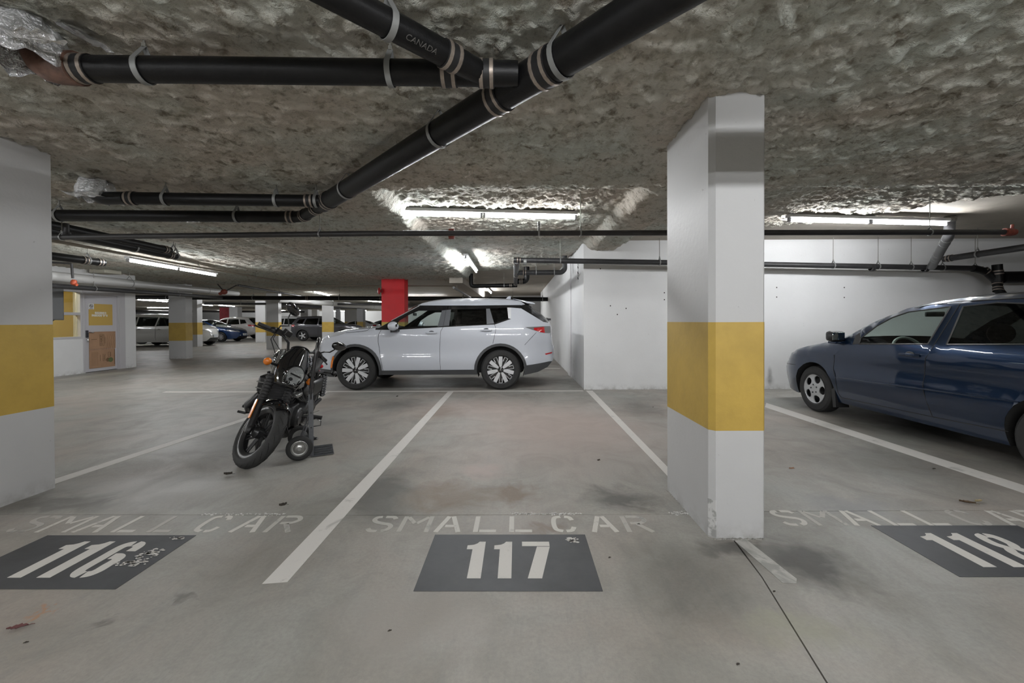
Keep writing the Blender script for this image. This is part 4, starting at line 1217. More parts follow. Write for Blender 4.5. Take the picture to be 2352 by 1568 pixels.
suv['panels'] = [('front_window', fw, CLEAR_GLASS, -0.004), ('rear_door_window', rw, TINT_GLASS, -0.004), ('quarter_window', qw, TINT_GLASS, -0.004),
    ('pillar_cover', p1, PILLAR_GREY, 0.002), ('pillar_cover', p2, PILLAR_GREY, 0.002), ('pillar_cover', p3, ALLOY, 0.002), ('window_trim', trim, GLOSS_BLACK, 0.001),
    ('tail_lamp', tail_r, RED_LENS, 0.006), ('tail_lamp_edge', tail, mat('smoked_lens', (0.16, 0.16, 0.16), 0.2, coat=0.5), 0.004), ('headlight', head, CLEAR_LENS, 0.004),
    ('side_marker', mark, AMBER, 0.020), ('reflector', refl, RED_LENS, 0.003),
    ('wheel_arch_trim', circ(1.353, .373, .492), TRIM_GREY, 0.014), ('wheel_arch_trim', circ(-1.353, .373, .492), TRIM_GREY, 0.014),
    ('sill_cladding', [(1.1, .1), (1.1, .365), (-1.0, .38), (-1.0, .1)], TRIM_GREY, 0.01), ('bumper_cladding', [(2.6, .1), (2.6, .385), (1.7, .375), (1.7, .1)], TRIM_GREY, 0.004),
    ('bumper_cladding', [(-1.70, .1), (-1.70, .44), (-2.26, .505), (-2.6, .505), (-2.6, .1)], TRIM_GREY, 0.004),
    ('front_door', fd, WHITE_PAINT, 0), ('rear_door', rd, WHITE_PAINT, 0), ('front_fender', fen, WHITE_PAINT, 0)]
w_.side(); w_.strip(); w_.shell(-1.75, 1.55, 0.30, 0.84, 0.2)
w_.seams([Q((880, 851), (873.4, 817), (868.3, 784), (869.4, 768), (875.5, 757.5)), Q((1012, 850), (1010, 804), (1012, 761), (1018, 750.5), (1026, 703)), Q((1136, 744.5), (1139, 756), (1136, 771), (1132, 788.5)),
          Q((850.4, 753), (844, 758.4), (834, 760.6), (794, 763.9)), Q((1232, 763), (1216, 780), (1205, 792))])
w_.seams([Q((958, 702), (1090, 702), (1196, 700.8))], 0.006, BLACK_PLASTIC)
w_.seams([Q((899, 736), (940, 714), (964, 701.5))], 0.006, ALLOY)
for sg in (1, -1):
    w_.wheel(1.353, sg, .373, .235, .262, rim_blades, math.radians(-14)); w_.wheel(-1.353, sg, .373, .235, .262, rim_blades, math.radians(0))
    mirror_part(w_, .60, 1.165, sg, 1.15)
handle_part(w_, *sp(w_, 991, 764)); handle_part(w_, *sp(w_, 1117, 758))
interior(w_, [(-0.05, 0), (-1.0, 1)], 0.06, wheel_x=0.55)
w_.S['rvm'] = 0.35
sl = Geo()
sl.prism([(-1.58, 1.715), (-1.97, 1.640), (-2.02, 1.612), (-1.99, 1.600), (-1.86, 1.618), (-1.74, 1.66)], 1.22, Matrix.Translation((0, 0.61, 0)) @ Matrix(((1, 0, 0, 0), (0, 0, -1, 0), (0, 1, 0, 0), (0, 0, 0, 1))))
sl.obj('roof_spoiler', WHITE_PAINT, w_.root, smooth=0, bevel=0.01)
Geo().prism([(-1.42, 1.735), (-1.50, 1.80), (-1.535, 1.80), (-1.54, 1.735)], 0.05, Matrix.Translation((0, 0.025, 0)) @ Matrix(((1, 0, 0, 0), (0, 0, -1, 0), (0, 1, 0, 0), (0, 0, 0, 1)))).obj('antenna_fin', WHITE_PAINT, w_.root, bevel=0.012, smooth=0)
Geo().box(-2.36, -2.26, -0.04, 0.04, 1.29, 1.33).tube([(-2.34, 0, 1.31), (-2.30, -0.38, 1.34)], 0.012, 6).obj('rear_wiper', BLACK_PLASTIC, w_.root, bevel=0.012)
# bright bars of the front end
for sg in (1, -1):
    g_ = Geo()
    for (t, z0, z1) in ((0.93, 0.60, 0.86), (0.80, 0.55, 0.84)):
        P = [w_.surf(i, sg * t) + V((0.008, sg * 0.004, 0)) for i in np.linspace(4.3, 6.6, 6)]
        g_.tube(P, 0.018, 6)
    g_.obj('front_chrome_bar', CHROME, w_.root)
    g_ = Geo().grid([[w_.surf(i, sg * t) + V((0.006, 0, 0)) for t in (0.25, 0.4, 0.55, 0.7, 0.8)] for i in np.linspace(4.2, 7.2, 6)])
    g_.obj('grille_half', GLOSS_BLACK, w_.root)

# ------------------------------------------------------------------ dark blue saloon, nose to the wall
BL_SIL = [(1.72, .20), (1.98, .225), (2.06, .29), (2.10, .40), (2.105, .53), (2.06, .60), (1.99, .66), (1.90, .735), (1.80, .80), (1.70, .842), (1.48, .90), (1.25, .945),
          (1.08, .98), (.95, 1.012), (.87, 1.03), (.75, 1.105), (.48, 1.262), (.15, 1.400), (-.10, 1.453), (-.39, 1.487), (-.69, 1.500), (-.95, 1.497), (-1.25, 1.47), (-1.40, 1.43),
          (-1.62, 1.27), (-1.85, 1.10), (-2.0, 1.06), (-2.25, 1.02), (-2.33, .95), (-2.36, .70), (-2.36, .45), (-2.25, .28), (-1.9, .22)]
segk = [('front_bumper', 0, 6, 'front'), ('grille_panel', 6, 9, 'front'), ('hood', 9, 14, 'hood'), ('windshield', 14, 17, 'windshield'), ('roof', 17, 23, 'roof'), ('rear_window', 23, 25, 'rear_window'),
        ('boot_lid', 25, 28, 'trunk'), ('tail_panel', 28, 29, 'back'), ('rear_bumper', 29, 32, 'back')]
blu = dict(W=0.845, sil=BL_SIL + [(-1.0, .205), (1.0, .205)], belt=1.0, tumble=0.40, front=(1.55, 0.20, 0.6), rear=(1.7, 0.25, 0.66), round=0.075, roundk=0.8,
           creases=[(0.565, 0.022, 0.010), (0.86, 0.05, 0.012), (0.70, 0.08, -0.006)], paint=BLUE_PAINT, arches=[(1.30, .317, .372), (-1.30, .317, .372)], n_top=33,
           cross=auto_cross(BL_SIL, segk, 33), track=0.83, segs=[(n, a, b, {'windshield': CLEAR_GLASS, 'rear_window': TINT_GLASS, 'grille_panel': BLUE_PAINT}.get(n, BLUE_PAINT)) for n, a, b, k in segk], panels=[])
blue_car = Car(blu, 'dark blue saloon car cut off by the right edge, nose to the wall', (4.12 + 0.845, 4.435, 0), math.pi / 2)
b_ = blue_car
B = lambda *pp: [sp(b_, *p) for p in pp]
bfw = B((1973, 790), (1977, 777), (2015, 748), (2050, 729), (2088, 716), (2184, 704), (2131, 790))
brw = [(-.467, 1.035), (-.478, 1.40), (-.75, 1.425), (-1.0, 1.405), (-1.18, 1.33), (-1.22, 1.08)]
sail = B((1958, 791), (1966, 770), (1976, 764), (1978, 777), (1973, 790))
bfd = B((1933, 913), (1925, 902.5), (1919.5, 868), (1914, 846), (1916, 815), (1940, 792), (1955, 785)) + [(.70, 1.2), (.40, 1.38), (.12, 1.43)] + B((2205, 698), (2142, 798), (2126, 822), (2120, 881), (2142, 957))
brd = B((2142, 957), (2120, 881), (2126, 822), (2142, 798), (2205, 698)) + [(-.8, 1.46), (-1.15, 1.42), (-1.35, 1.15), (-1.38, .95), (-1.10, .75), (-1.02, .60), (-.95, .335)]
amb = B((1818.5, 810), (1807.4, 824.5), (1798, 826), (1798, 805))
blu['panels'] = [('front_window', bfw, glass_mat('greenish_window_glass', (0.72, 0.80, 0.76)), -0.004), ('rear_door_window', brw, TINT_GLASS, -0.004), ('mirror_sail', sail, BLACK_PLASTIC, 0.002), ('turn_lamp', amb, mat('pale_amber_lens', (0.75, 0.38, 0.16), 0.25, coat=0.5), 0.004),
    ('front_door', bfd, BLUE_PAINT, 0), ('rear_door', brd, BLUE_PAINT, 0), ('front_fender', B((1933, 913), (1925, 902.5), (1919.5, 868), (1914, 846), (1916, 815), (1940, 792), (1955, 785)) + [(1.0, 1.3), (2.6, 1.3), (2.6, .1), (.9, .1)], BLUE_PAINT, 0)]
b_.side(); b_.strip(); b_.shell(-1.85, 1.75, 0.20, 0.72, 0.2)
b_.seams([B((1933, 913), (1925, 902.5), (1919.5, 868), (1914, 846), (1916, 815)), B((1933, 913), (2142, 957), (2316, 991)), B((2142, 957), (2120, 881), (2126, 822), (2142, 798), (2205, 698)), B((1806, 831.6), (1827, 837))])
b_.seams([bfw + bfw[:1], brw + brw[:1]], 0.007, BLACK_PLASTIC)
b_.seams([[(.9, 1.455 - .38), (.15, 1.425), (-.10, 1.468), (-.39, 1.49), (-.95, 1.49)]] and [[(.02, 1.405), (-.10, 1.425), (-.39, 1.452), (-.95, 1.458)]], 0.005, BLACK_PLASTIC)
# raised moulding along the doors
for sg in (1, -1):
    P = [(.885, .535), (.3, .556), (-.254, .576), (-.7, .588), (-1.05, .596)]
    Geo().tube([(x, sg * (b_.yside(x, z) + 0.002), z) for x, z in P], [0.004, 0.010, 0.011, 0.011, 0.006], 8).obj('door_moulding', BLUE_PAINT, b_.root)
    for xw in (1.30, -1.30): b_.wheel(xw, sg, .317, .20, .212, lambda M, R, t: rim_holes(M, R, t, 5, 0.47), 0.2)
    y = b_.W
    lo, hi = sorted((sg * (y - 0.03), sg * (y + 0.17)))
    mo = Geo().box(.755, .855, lo, hi, 1.005, 1.135).obj('mirror', BLACK_PLASTIC, b_.root, bevel=0.035)
    Geo().box(.748, .756, lo + .022, hi - .022, 1.022, 1.118).obj('mirror_glass', mat('mirror_silver', (0.5, 0.55, 0.53), 0.05, metal=1.0), mo, bevel=0.012)
    Geo().box(.74, .87, min(sg * (y - .07), sg * (y + .12)), max(sg * (y - .07), sg * (y + .12)), .975, 1.005).obj('mirror_base', BLUE_PAINT, mo, bevel=0.01, smooth=0)
    Geo().prism([(.93, .40), (.905, .14), (.955, .13), (.985, .36)], 0.17, Matrix.Translation((0, sg * 0.74 + 0.085, 0)) @ Matrix(((1, 0, 0, 0), (0, 0, -1, 0), (0, 1, 0, 0), (0, 0, 0, 1)))).obj('mud_flap', BLACK_PLASTIC, b_.root, smooth=0)
handle_part(b_, *sp(b_, 2090, 815), paint=BLUE_PAINT)
interior(b_, [(-0.25, 0), (-1.05, 1)], -0.03, wheel_x=0.40, wheel_grey=True, w=0.34)
b_.S['rvm'] = 0.28

# ------------------------------------------------------------------ simpler cars far behind
TPL = dict(
  suv=dict(sil=[(1.85, .24), (2.12, .28), (2.22, .40), (2.24, .60), (2.21, .80), (2.10, .92), (1.9, 1.0), (1.5, 1.07), (1.0, 1.12), (.85, 1.14), (.15, 1.56), (-.1, 1.62), (-.8, 1.64), (-1.5, 1.61), (-1.80, 1.56), (-2.18, 1.15), (-2.26, .95), (-2.29, .70), (-2.27, .45), (-2.1, .32), (-1.8, .28)],
    segs=[('lower_grille', 0, 2, 'front'), ('front_bumper', 2, 5, 'front'), ('hood', 5, 9, 'hood'), ('windshield', 9, 11, 'windshield'), ('roof', 11, 14, 'roof'), ('rear_window', 14, 15, 'rear_window'), ('tailgate', 15, 17, 'back'), ('rear_bumper', 17, 20, 'back')],
    win=[('front_window', [(.72, 1.12), (.18, 1.47), (-.25, 1.51), (-.25, 1.09)]), ('rear_door_window', [(-.33, 1.09), (-.33, 1.515), (-1.1, 1.50), (-1.25, 1.12)]), ('quarter_window', [(-1.33, 1.14), (-1.2, 1.49), (-1.6, 1.45), (-1.78, 1.2)])],
    head=[(2.4, .78), (2.4, .90), (1.85, .97), (1.80, .88)], tail=[(-2.4, .92), (-2.4, 1.08), (-1.85, 1.10), (-1.9, .98)], r=.36, xw=1.34, W=.91, belt=1.08, doors=((.75, -.29), (-.29, -1.15)), zs=.36),
  sedan=dict(sil=[(1.75, .18), (2.12, .22), (2.23, .35), (2.24, .52), (2.16, .66), (2.0, .75), (1.6, .87), (1.15, .95), (1.0, .98), (.35, 1.28), (.0, 1.39), (-.4, 1.425), (-.8, 1.40), (-1.2, 1.29), (-1.65, 1.08), (-2.1, 1.02), (-2.2, .95), (-2.22, .6), (-2.15, .35), (-1.8, .22)],
    segs=[('lower_grille', 0, 2, 'front'), ('front_bumper', 2, 5, 'front'), ('hood', 5, 8, 'hood'), ('windshield', 8, 10, 'windshield'), ('roof', 10, 13, 'roof'), ('rear_window', 13, 14, 'rear_window'), ('boot_lid', 14, 16, 'trunk'), ('rear_bumper', 16, 19, 'back')],
    win=[('front_window', [(.75, 1.0), (.3, 1.22), (-.2, 1.33), (-.25, .99)]), ('rear_door_window', [(-.32, .99), (-.27, 1.335), (-.75, 1.32), (-1.25, 1.12), (-1.25, 1.02)])],
    head=[(2.4, .60), (2.4, .70), (1.72, .80), (1.70, .72)], tail=[(-2.4, .80), (-2.4, .95), (-1.9, .97), (-1.95, .84)], r=.32, xw=1.33, W=.87, belt=.97, doors=((.8, -.29), (-.29, -1.15)), zs=.28),
  van=dict(sil=[(2.0, .22), (2.3, .28), (2.4, .45), (2.38, .75), (2.25, .90), (1.8, 1.03), (1.5, 1.10), (.85, 1.58), (.5, 1.68), (-.5, 1.72), (-1.8, 1.70), (-2.3, 1.64), (-2.5, 1.3), (-2.55, .9), (-2.55, .5), (-2.4, .3), (-2.0, .24)],
    segs=[('lower_grille', 0, 2, 'front'), ('front_bumper', 2, 4, 'front'), ('hood', 4, 6, 'hood'), ('windshield', 6, 8, 'windshield'), ('roof', 8, 11, 'roof'), ('rear_window', 11, 12, 'rear_window'), ('tailgate', 12, 14, 'back'), ('rear_bumper', 14, 16, 'back')],
    win=[('front_window', [(1.25, 1.10), (.75, 1.47), (.3, 1.55), (.1, 1.55), (.05, 1.08)]), ('rear_door_window', [(-.03, 1.08), (.02, 1.555), (-1.0, 1.57), (-1.0, 1.08)]), ('quarter_window', [(-1.08, 1.08), (-1.08, 1.57), (-2.1, 1.54), (-2.2, 1.1)])],
    head=[(2.6, .76), (2.6, .88), (2.0, .97), (2.0, .88)], tail=[(-2.7, .95), (-2.7, 1.3), (-2.35, 1.3), (-2.38, .95)], r=.34, xw=1.50, W=.97, belt=1.05, doors=((1.3, .01), (.01, -1.04)), zs=.34))
def far_car(kind, paint, label, x, y, rotz, spokes=5, rim=ALLOY, rails=False, clad=None, grille=None, glass=TINT_GLASS, plates=True, tailm=RED_LENS):
    T = TPL[kind]; sil = T['sil']; n = len(sil)
    spec = dict(W=T['W'], sil=sil + [(-1.0, sil[-1][1]), (1.0, sil[-1][1])], belt=T['belt'], tumble=0.38, front=(1.4, 0.40, 0.82), rear=(1.6, 0.34, 0.72), round=0.07, creases=[(T['belt'] - .16, .05, .012), (.55, .06, .008)],
                paint=paint, step=0.11, arches=[(s * T['xw'], T['r'], T['r'] + 0.055) for s in (1, -1)], n_top=n, cross=auto_cross(sil, T['segs'], n), track=T['W'] - 0.02,
                segs=[(a, b, c, {'windshield': CLEAR_GLASS, 'rear_window': TINT_GLASS, 'lower_grille': BLACK_PLASTIC}.get(a, paint)) for a, b, c, k in T['segs']])
    P = [(nm, poly, glass, -0.004) for nm, poly in T['win']]
    xs = [p[0] for nm, poly in T['win'] for p in poly]
    P += [('headlight', T['head'], CLEAR_LENS, 0.004), ('tail_lamp', T['tail'], tailm, 0.004)]
    if clad:
        P += [('wheel_arch_trim', circ(s * T['xw'], T['r'], T['r'] + 0.11), clad, 0.012) for s in (1, -1)] + [('sill_cladding', [(1.2, .1), (1.2, .40), (-1.2, .40), (-1.2, .1)], clad, 0.008)]
    for i, (a, b) in enumerate(T['doors']):
        P.append((('front_door', 'rear_door')[i], [(a, T['zs']), (a + .02, T['belt'] - .05), (a - .15, 1.7), (b + 0.05, 1.7), (b, T['zs'])], paint, 0))
    spec['panels'] = P
    c = Car(spec, label, (x, y, 0), rotz)
    c.side(); c.strip(); c.shell(-1.7, 1.5, 0.26, 0.8, 0.2)
    L = []
    for (a, b) in T['doors']: L += [[(a, T['zs']), (a + .02, T['belt'] - .03)], [(b, T['zs']), (b, T['belt'] - .02)]]
    c.seams(L, 0.0045)
    for sg in (1, -1):
        for xw in (T['xw'], -T['xw']): c.wheel(xw, sg, T['r'], .21, T['r'] * .66, lambda M, R, t: rim_spokes(M, R, t, spokes, rim, 0.30 / spokes))
        mirror_part(c, T['win'][0][1][0][0] - 0.12, T['belt'] + 0.05, sg, 0.95)
        if rails: Geo().tube([(.1, sg * .58, 1.68), (-.2, sg * .60, 1.72), (-1.3, sg * .60, 1.71), (-1.6, sg * .58, 1.66)], 0.02, 6).obj('roof_rail', TRIM_GREY if rails is True else rails, c.root)
    for (a, b) in T['doors']: handle_part(c, b + 0.2, T['belt'] - 0.14)
    if grille:
        z0, z1 = grille
        ids = [i for i in np.linspace(2, 5, 30)]
        sel = [i for i in ids if z0 <= c.surf(i, 0).z <= z1]
        Geo().grid([[c.surf(i, t) + V((0.012, 0, 0)) for t in np.linspace(-0.62, 0.62, 9)] for i in sel]).obj('grille', GLOSS_BLACK, c.root)
        g_ = Geo()
        for k in range(-6, 7):
            for s in (1, -1):
                P_ = [c.surf(i, max(-.6, min(.6, k * 0.1 + s * (q - 0.5) * 0.16))) + V((0.018, 0, 0)) for q, i in zip(np.linspace(0, 1, len(sel)), sel)]
                g_.tube(P_, 0.005, 4)
        g_.obj('grille_mesh', CHROME, c.root)
    if plates:
        i = 3 if kind != 'van' else 2.6
        plate(c, i - 0.3)
        for sg in (1, -1):
            Geo().ell(c.surf(2.4, sg * 0.8) + V((0.01, 0, 0)), 0.02, 0.06, 0.035, 10, 6).obj('fog_lamp', CLEAR_LENS, c.root)
            Geo().grid([[c.surf(i_, sg * t) + V((0.012, 0, 0)) for t in (.6, .72, .84, .95)] for i_ in ((3.7, 4.2, 4.7) if kind != 'van' else (2.9, 3.2, 3.6))]).obj('headlight_face', CLEAR_LENS, c.root)
    return c
GREYP = car_paint('dark_grey_metallic', (0.075, 0.075, 0.085), 0.5)
SILVP = car_paint('silver_beige_metallic', (0.60, 0.60, 0.58), 0.2)
WHITEP = car_paint('plain_white_paint', (0.72, 0.72, 0.72), 0.0)
PALEP = car_paint('warm_white_paint', (0.60, 0.58, 0.55), 0.1)
BLUE2 = car_paint('bright_navy_paint', (0.008, 0.035, 0.12), 0.3)
BLACKP = car_paint('black_paint', (0.01, 0.01, 0.012), 0.1)
far_car('van', SILVP, 'silver minivan side-on, left of the thick lone column', -19.0, 22.3, 0, rails=True)
far_car('suv', WHITEP, 'white car with dark mesh grille, its nose right of the slim column', -20.75, 24.7, 0, grille=(.60, .86))
far_car('sedan', BLUE2, 'bright navy saloon car with pale plate, far left of the motorcycle mirror', -20.6, 27.3, 0, spokes=10, glass=CLEAR_GLASS)
far_car('suv', PALEP, 'pale white crossover seen from behind with red tail lamp, far left', -22.2, 31.6, math.pi, plates=False)
far_car('suv', GREYP, 'dark grey crossover with red tail lamp, behind the column right of the motorcycle', -12.95, 28.0, 0, clad=TRIM_GREY)
far_car('van', WHITEP, 'white van far behind the motorcycle mirror stem', -18.6, 35.2, 0)
far_car('sedan', WHITEP, 'small distant white car just above the white bonnet', -15.8, 40.0, math.pi, plates=False, glass=TINT_GLASS)
far_car('sedan', BLACKP, 'distant black car left of the red column', -14.6, 44, math.pi, plates=False)
far_car('sedan', BLACKP, 'distant black car behind the bright navy saloon, left of the faded red column', -26.5, 34.5, 0, plates=False)
# ================================================================== FLOOR MARKINGS (thin paint on the slabs)
def paint_mat(name, col, wear, scale, thr=0.55, soft=0.12, seed=0.0):
    m, nt, bs = new_mat(name)
    p = pos(nt)
    n1 = noise_t(nt, p, scale, 5, 0.7, 0.6); n2 = noise_t(nt, p, scale * 6, 4, 0.7)
    f = ramp(nt, n1, [(thr, 0), (min(1, thr + soft), wear)])
    c = mixc(nt, f, col, (0.30, 0.295, 0.275))
    c = mixc(nt, ramp(nt, n2, [(0.60, 0), (0.75, 0.35)]), c, (0.34, 0.32, 0.29))
    nt.links.new(c, bs.inputs['Base Color']); bs.inputs['Roughness'].default_value = 0.6
    return m
LINE = paint_mat('white_line_paint', (0.66, 0.635, 0.60), 0.7, 5, 0.60)
FADE = paint_mat('faded_line_paint', (0.52, 0.51, 0.48), 0.9, 6, 0.48)
DIGIT = paint_mat('number_paint', (0.68, 0.655, 0.615), 0.45, 9, 0.6)
PANEL = mat('dark_grey_floor_paint', (0.058, 0.060, 0.066), 0.55, var=0.35, vscale=3)
STEN = paint_mat('stencil_paint', (0.62, 0.60, 0.555), 0.85, 7, 0.58)
STEN2 = paint_mat('worn_stencil_paint', (0.47, 0.455, 0.42), 0.9, 7, 0.53)
ZL = Matrix.Translation((0, 0, 0.0006))
def flat(poly, m, name, parent=floor, z=0.0006, h=0.0012):
    return Geo().prism(poly, h, Matrix.Translation((0, 0, z))).obj(name, m, parent, smooth=0)
def line(x0, y0, x1, y1, w, m=LINE, cut=0.02):
    d = V((x1 - x0, y1 - y0)).normalized(); n = V((-d.y, d.x)) * w / 2
    a, b = V((x0, y0)), V((x1, y1))
    return flat([tuple(a - n), tuple(b - n), tuple(b + n), tuple(a + n)], m, 'stall_line')
# line edges surveyed at both ends
def line_px(a0, a1, b0, b1, m=LINE):
    P = [at(*p, Z=0) for p in (a0, a1, b1, b0)]
    return flat([(p.x, p.y) for p in P], m, 'stall_line')
line_px((602, 1341), (660, 1337), (1030, 898), (1043, 898))
line_px((1537, 1097), (1537, 1076), (1346, 897), (1361, 897))
line_px((1757, 935), (1760, 925), (2500, 1182), (2500, 1162))
line_px((100, 1120), (100, 1108), (745, 905), (758, 897))
for q in ((-6.5, 7.47, 1.20, 7.46), (-3.6, 11.0, 1.15, 11.0)):
    o = line(*q, 0.10); o.location.z = 0.0006
flat([(1.255, 2.37), (1.33, 2.385), (1.375, 2.02), (1.35, 1.985), (1.285, 1.99)], FADE, 'old_line_stub')
line(-11.0, 3.2, -3.9, 3.2, 0.1, FADE)

def strip_flat(pts, w, g, z=0.0006, h=0.0012):
    R2 = ribbon(pts, w); n = len(R2) // 2; L, Rr = R2[:n], R2[n:][::-1]
    vs = []
    for a, b in zip(L, Rr): vs += [(a[0], a[1], z), (b[0], b[1], z), (a[0], a[1], z + h), (b[0], b[1], z + h)]
    fs = []
    for i in range(n - 1):
        a = 4 * i
        fs += [(a + 2, a + 3, a + 7, a + 6), (a, a + 2, a + 6, a + 4), (a + 1, a + 5, a + 7, a + 3)]
    fs += [(0, 1, 3, 2), (4 * n - 4, 4 * n - 2, 4 * n - 1, 4 * n - 3)]
    g.add(vs, fs); return g
def ribbon(pts, w):
    pts = [V(p) for p in pts]; L = []; R = []
    for i, p in enumerate(pts):
        a = pts[max(i - 1, 0)]; b = pts[min(i + 1, len(pts) - 1)]
        d = (b - a).normalized(); n = V((-d.y, d.x))
        if 0 < i < len(pts) - 1:
            d0 = (p - a).normalized(); k = max(0.5, abs(n.dot(V((-d0.y, d0.x)))))
        else: k = 1
        L.append(p + n * w / 2 / k); R.append(p - n * w / 2 / k)
    return L + R[::-1]
ONE = [(.115, 0), (.36, 0), (.36, 1), (.235, 1), (.195, .945), (.13, .905), (0, .885), (0, .77), (.115, .77)]
SEVEN = [[(0, 1), (.56, 1), (.56, .865), (0, .865)], [(.56, .845), (.345, 0), (.09, 0), (.30, .845)]]
def curve(pts, n=5):
    P = [V(p) for p in pts]; out = []
    for i in range(len(P) - 1):
        p0, p1, p2, p3 = P[max(i - 1, 0)], P[i], P[i + 1], P[min(i + 2, len(P) - 1)]
        for k in range(n):
            t = k / n
            out.append(0.5 * ((2 * p1) + (p2 - p0) * t + (2 * p0 - 5 * p1 + 4 * p2 - p3) * t * t + (3 * p1 - p0 - 3 * p2 + p3) * t ** 3))
    out.append(P[-1]); return out
SIX = [('r', curve([(.265, .925), (.17, .90), (.115, .80), (.115, .5), (.115, .20), (.17, .10), (.265, .075)]), .19),
       ('r', curve([(.315, .925), (.41, .90), (.455, .82), (.455, .70)]), .19), ('r', curve([(.25, .555), (.36, .555), (.455, .49), (.455, .30), (.455, .18), (.41, .10), (.315, .075)]), .19)]
EIGHT = [('r', curve([(.265, .925), (.16, .89), (.12, .77), (.13, .63), (.20, .52), (.125, .40), (.115, .22), (.16, .11), (.265, .075)]), .17),
         ('r', curve([(.305, .925), (.41, .89), (.45, .77), (.44, .63), (.37, .52), (.445, .40), (.455, .22), (.41, .11), (.305, .075)]), .17)]
def digits(seq, panel, y0, h, wr, tilt=0.0):
    for polys, x in seq:
        for poly in polys:
            if poly[0] == 'r':
                strip_flat([(x + q[0] * h * wr, y0 + q[1] * h) for q in poly[1]], poly[2] * h * wr, Geo(), 0.0019, 0.0010).obj('digit', DIGIT, panel, smooth=0)
                continue
            flat([(x + px * h * wr + py * tilt * h, y0 + py * h) for px, py in [(q[0], q[1]) for q in poly]], DIGIT, 'digit', panel, 0.0019, 0.0010)
def panel(x0, x1, y0, y1, seq, dy0):
    p = flat([(x0, y0), (x1, y0), (x1, y1), (x0, y1)], PANEL, 'number_panel')
    digits(seq, p, dy0, 0.337, 0.83)
    return p
pn = panel(-0.498, 0.400, 1.927, 2.44, [([ONE], -.288), ([ONE], -.135), (SEVEN, .022)], 2.022)
pn['label'] = 'dark grey floor panel reading 117'
pn = panel(-2.835, -1.934, 1.941, 2.435, [([ONE], -2.600), ([ONE], -2.452), (SIX, -2.295)], 2.027)
pn['label'] = 'dark grey floor panel reading 116'
pn = panel(2.19, 3.09, 2.035, 2.545, [([ONE], 2.365), ([ONE], 2.520), (EIGHT, 2.675)], 2.115)
pn['label'] = 'dark grey floor panel reading 118'
# flaked paint on the number panels
random.seed(5)
def flakes(cx, cy, rx, ry, n, name='paint_flake'):
    g_ = Geo()
    for _ in range(n):
        a = random.uniform(0, 6.28); r = random.random() ** 0.6
        x = cx + rx * r * math.cos(a); y = cy + ry * r * math.sin(a); s = random.uniform(0.004, 0.016)
        P = [(x + s * random.uniform(.5, 1.5) * math.cos(2 * math.pi * k / 7), y + s * random.uniform(.3, .9) * math.sin(2 * math.pi * k / 7)) for k in range(7)]
        g_.prism(P, 0.0008, Matrix.Translation((0, 0, 0.003)))
    g_.obj(name, LINE, floor, smooth=0, kind='stuff')
flakes(-2.03, 2.23, .06, .06, 40); flakes(-2.06, 2.15, .09, .03, 30); flakes(-2.02, 2.40, .06, .012, 12); flakes(.32, 2.375, .035, .03, 22); flakes(2.62, 2.07, .02, .012, 3)
# white crumbs along the saw joint
g_ = Geo()
for (xa, xb, n, y0) in ((-.05, .42, 130, 2.70), (1.0, 1.16, 60, 2.705), (-2.1, -1.55, 70, 2.70)):
    for _ in range(n):
        x = random.uniform(xa, xb); y = y0 + random.gauss(0.004, 0.009); s = random.uniform(0.002, 0.008)
        g_.prism([(x + s * random.uniform(.6, 1.5) * math.cos(k * 1.0472), y + s * random.uniform(.4, .9) * math.sin(k * 1.0472)) for k in range(6)], 0.0015, Matrix.Translation((0, 0, 0.0007)))
g_.obj('joint_crumbs', mat('chalky_white', (0.72, 0.71, 0.69), 0.8), floor, smooth=0, kind='stuff')
# stencilled words SMALL CAR across each stall
LET = dict(
 S=[curve([(.62, .80), (.55, .92), (.40, .94), (.33, .94)]), curve([(.24, .94), (.12, .90), (.08, .76), (.16, .62), (.34, .53), (.52, .46), (.60, .32), (.54, .14), (.42, .07)]), curve([(.32, .06), (.15, .08), (.06, .22)])],
 M=[[(.06, 0), (.06, .97)], [(.12, .92), (.32, .52)], [(.36, .52), (.58, .92)], [(.64, 0), (.64, .97)]],
 A=[[(.05, 0), (.27, .97)], [(.38, .97), (.60, 0)], [(.24, .36), (.46, .36)]],
 L=[[(.10, .97), (.10, 0)], [(.19, .07), (.60, .07)]],
 C=[curve([(.56, .72), (.50, .90), (.38, .94)]), curve([(.28, .94), (.12, .86), (.08, .5), (.12, .16), (.28, .06)]), curve([(.36, .06), (.50, .10), (.57, .30)])],
 R=[[(.08, 0), (.08, .97)], curve([(.17, .93), (.46, .92), (.58, .74), (.46, .55), (.20, .53)]), [(.36, .48), (.62, 0)]])
def stencil(x_off, y0, h, letters, mats_):
    for i, (chh, x, w) in enumerate(letters):
        g_ = Geo()
        for st in LET[chh]:
            strip_flat([(x + x_off + px / 0.66 * w, y0 + py * h) for px, py in [(q[0], q[1]) for q in st]], 0.030 if chh != 'M' else 0.028, g_, 0.0006, 0.0009)
        o = g_.obj('stencil_letter', mats_[i], floor, smooth=0)
W7 = [('S', -.945, .165), ('M', -.745, .19), ('A', -.515, .165), ('L', -.285, .165), ('L', -.065, .165), ('C', .205, .165), ('A', .45, .165), ('R', .655, .175)]
stencil(0.0, 2.470, 0.205, W7, [STEN2, STEN2, STEN, STEN, STEN, STEN, STEN, STEN2])
stencil(-2.22, 2.470, 0.215, W7, [STEN2, STEN, STEN, STEN, STEN2, STEN, STEN, STEN2])
stencil(2.61, 2.545, 0.205, W7, [STEN, STEN2, STEN, STEN, STEN, STEN2, STEN, STEN])

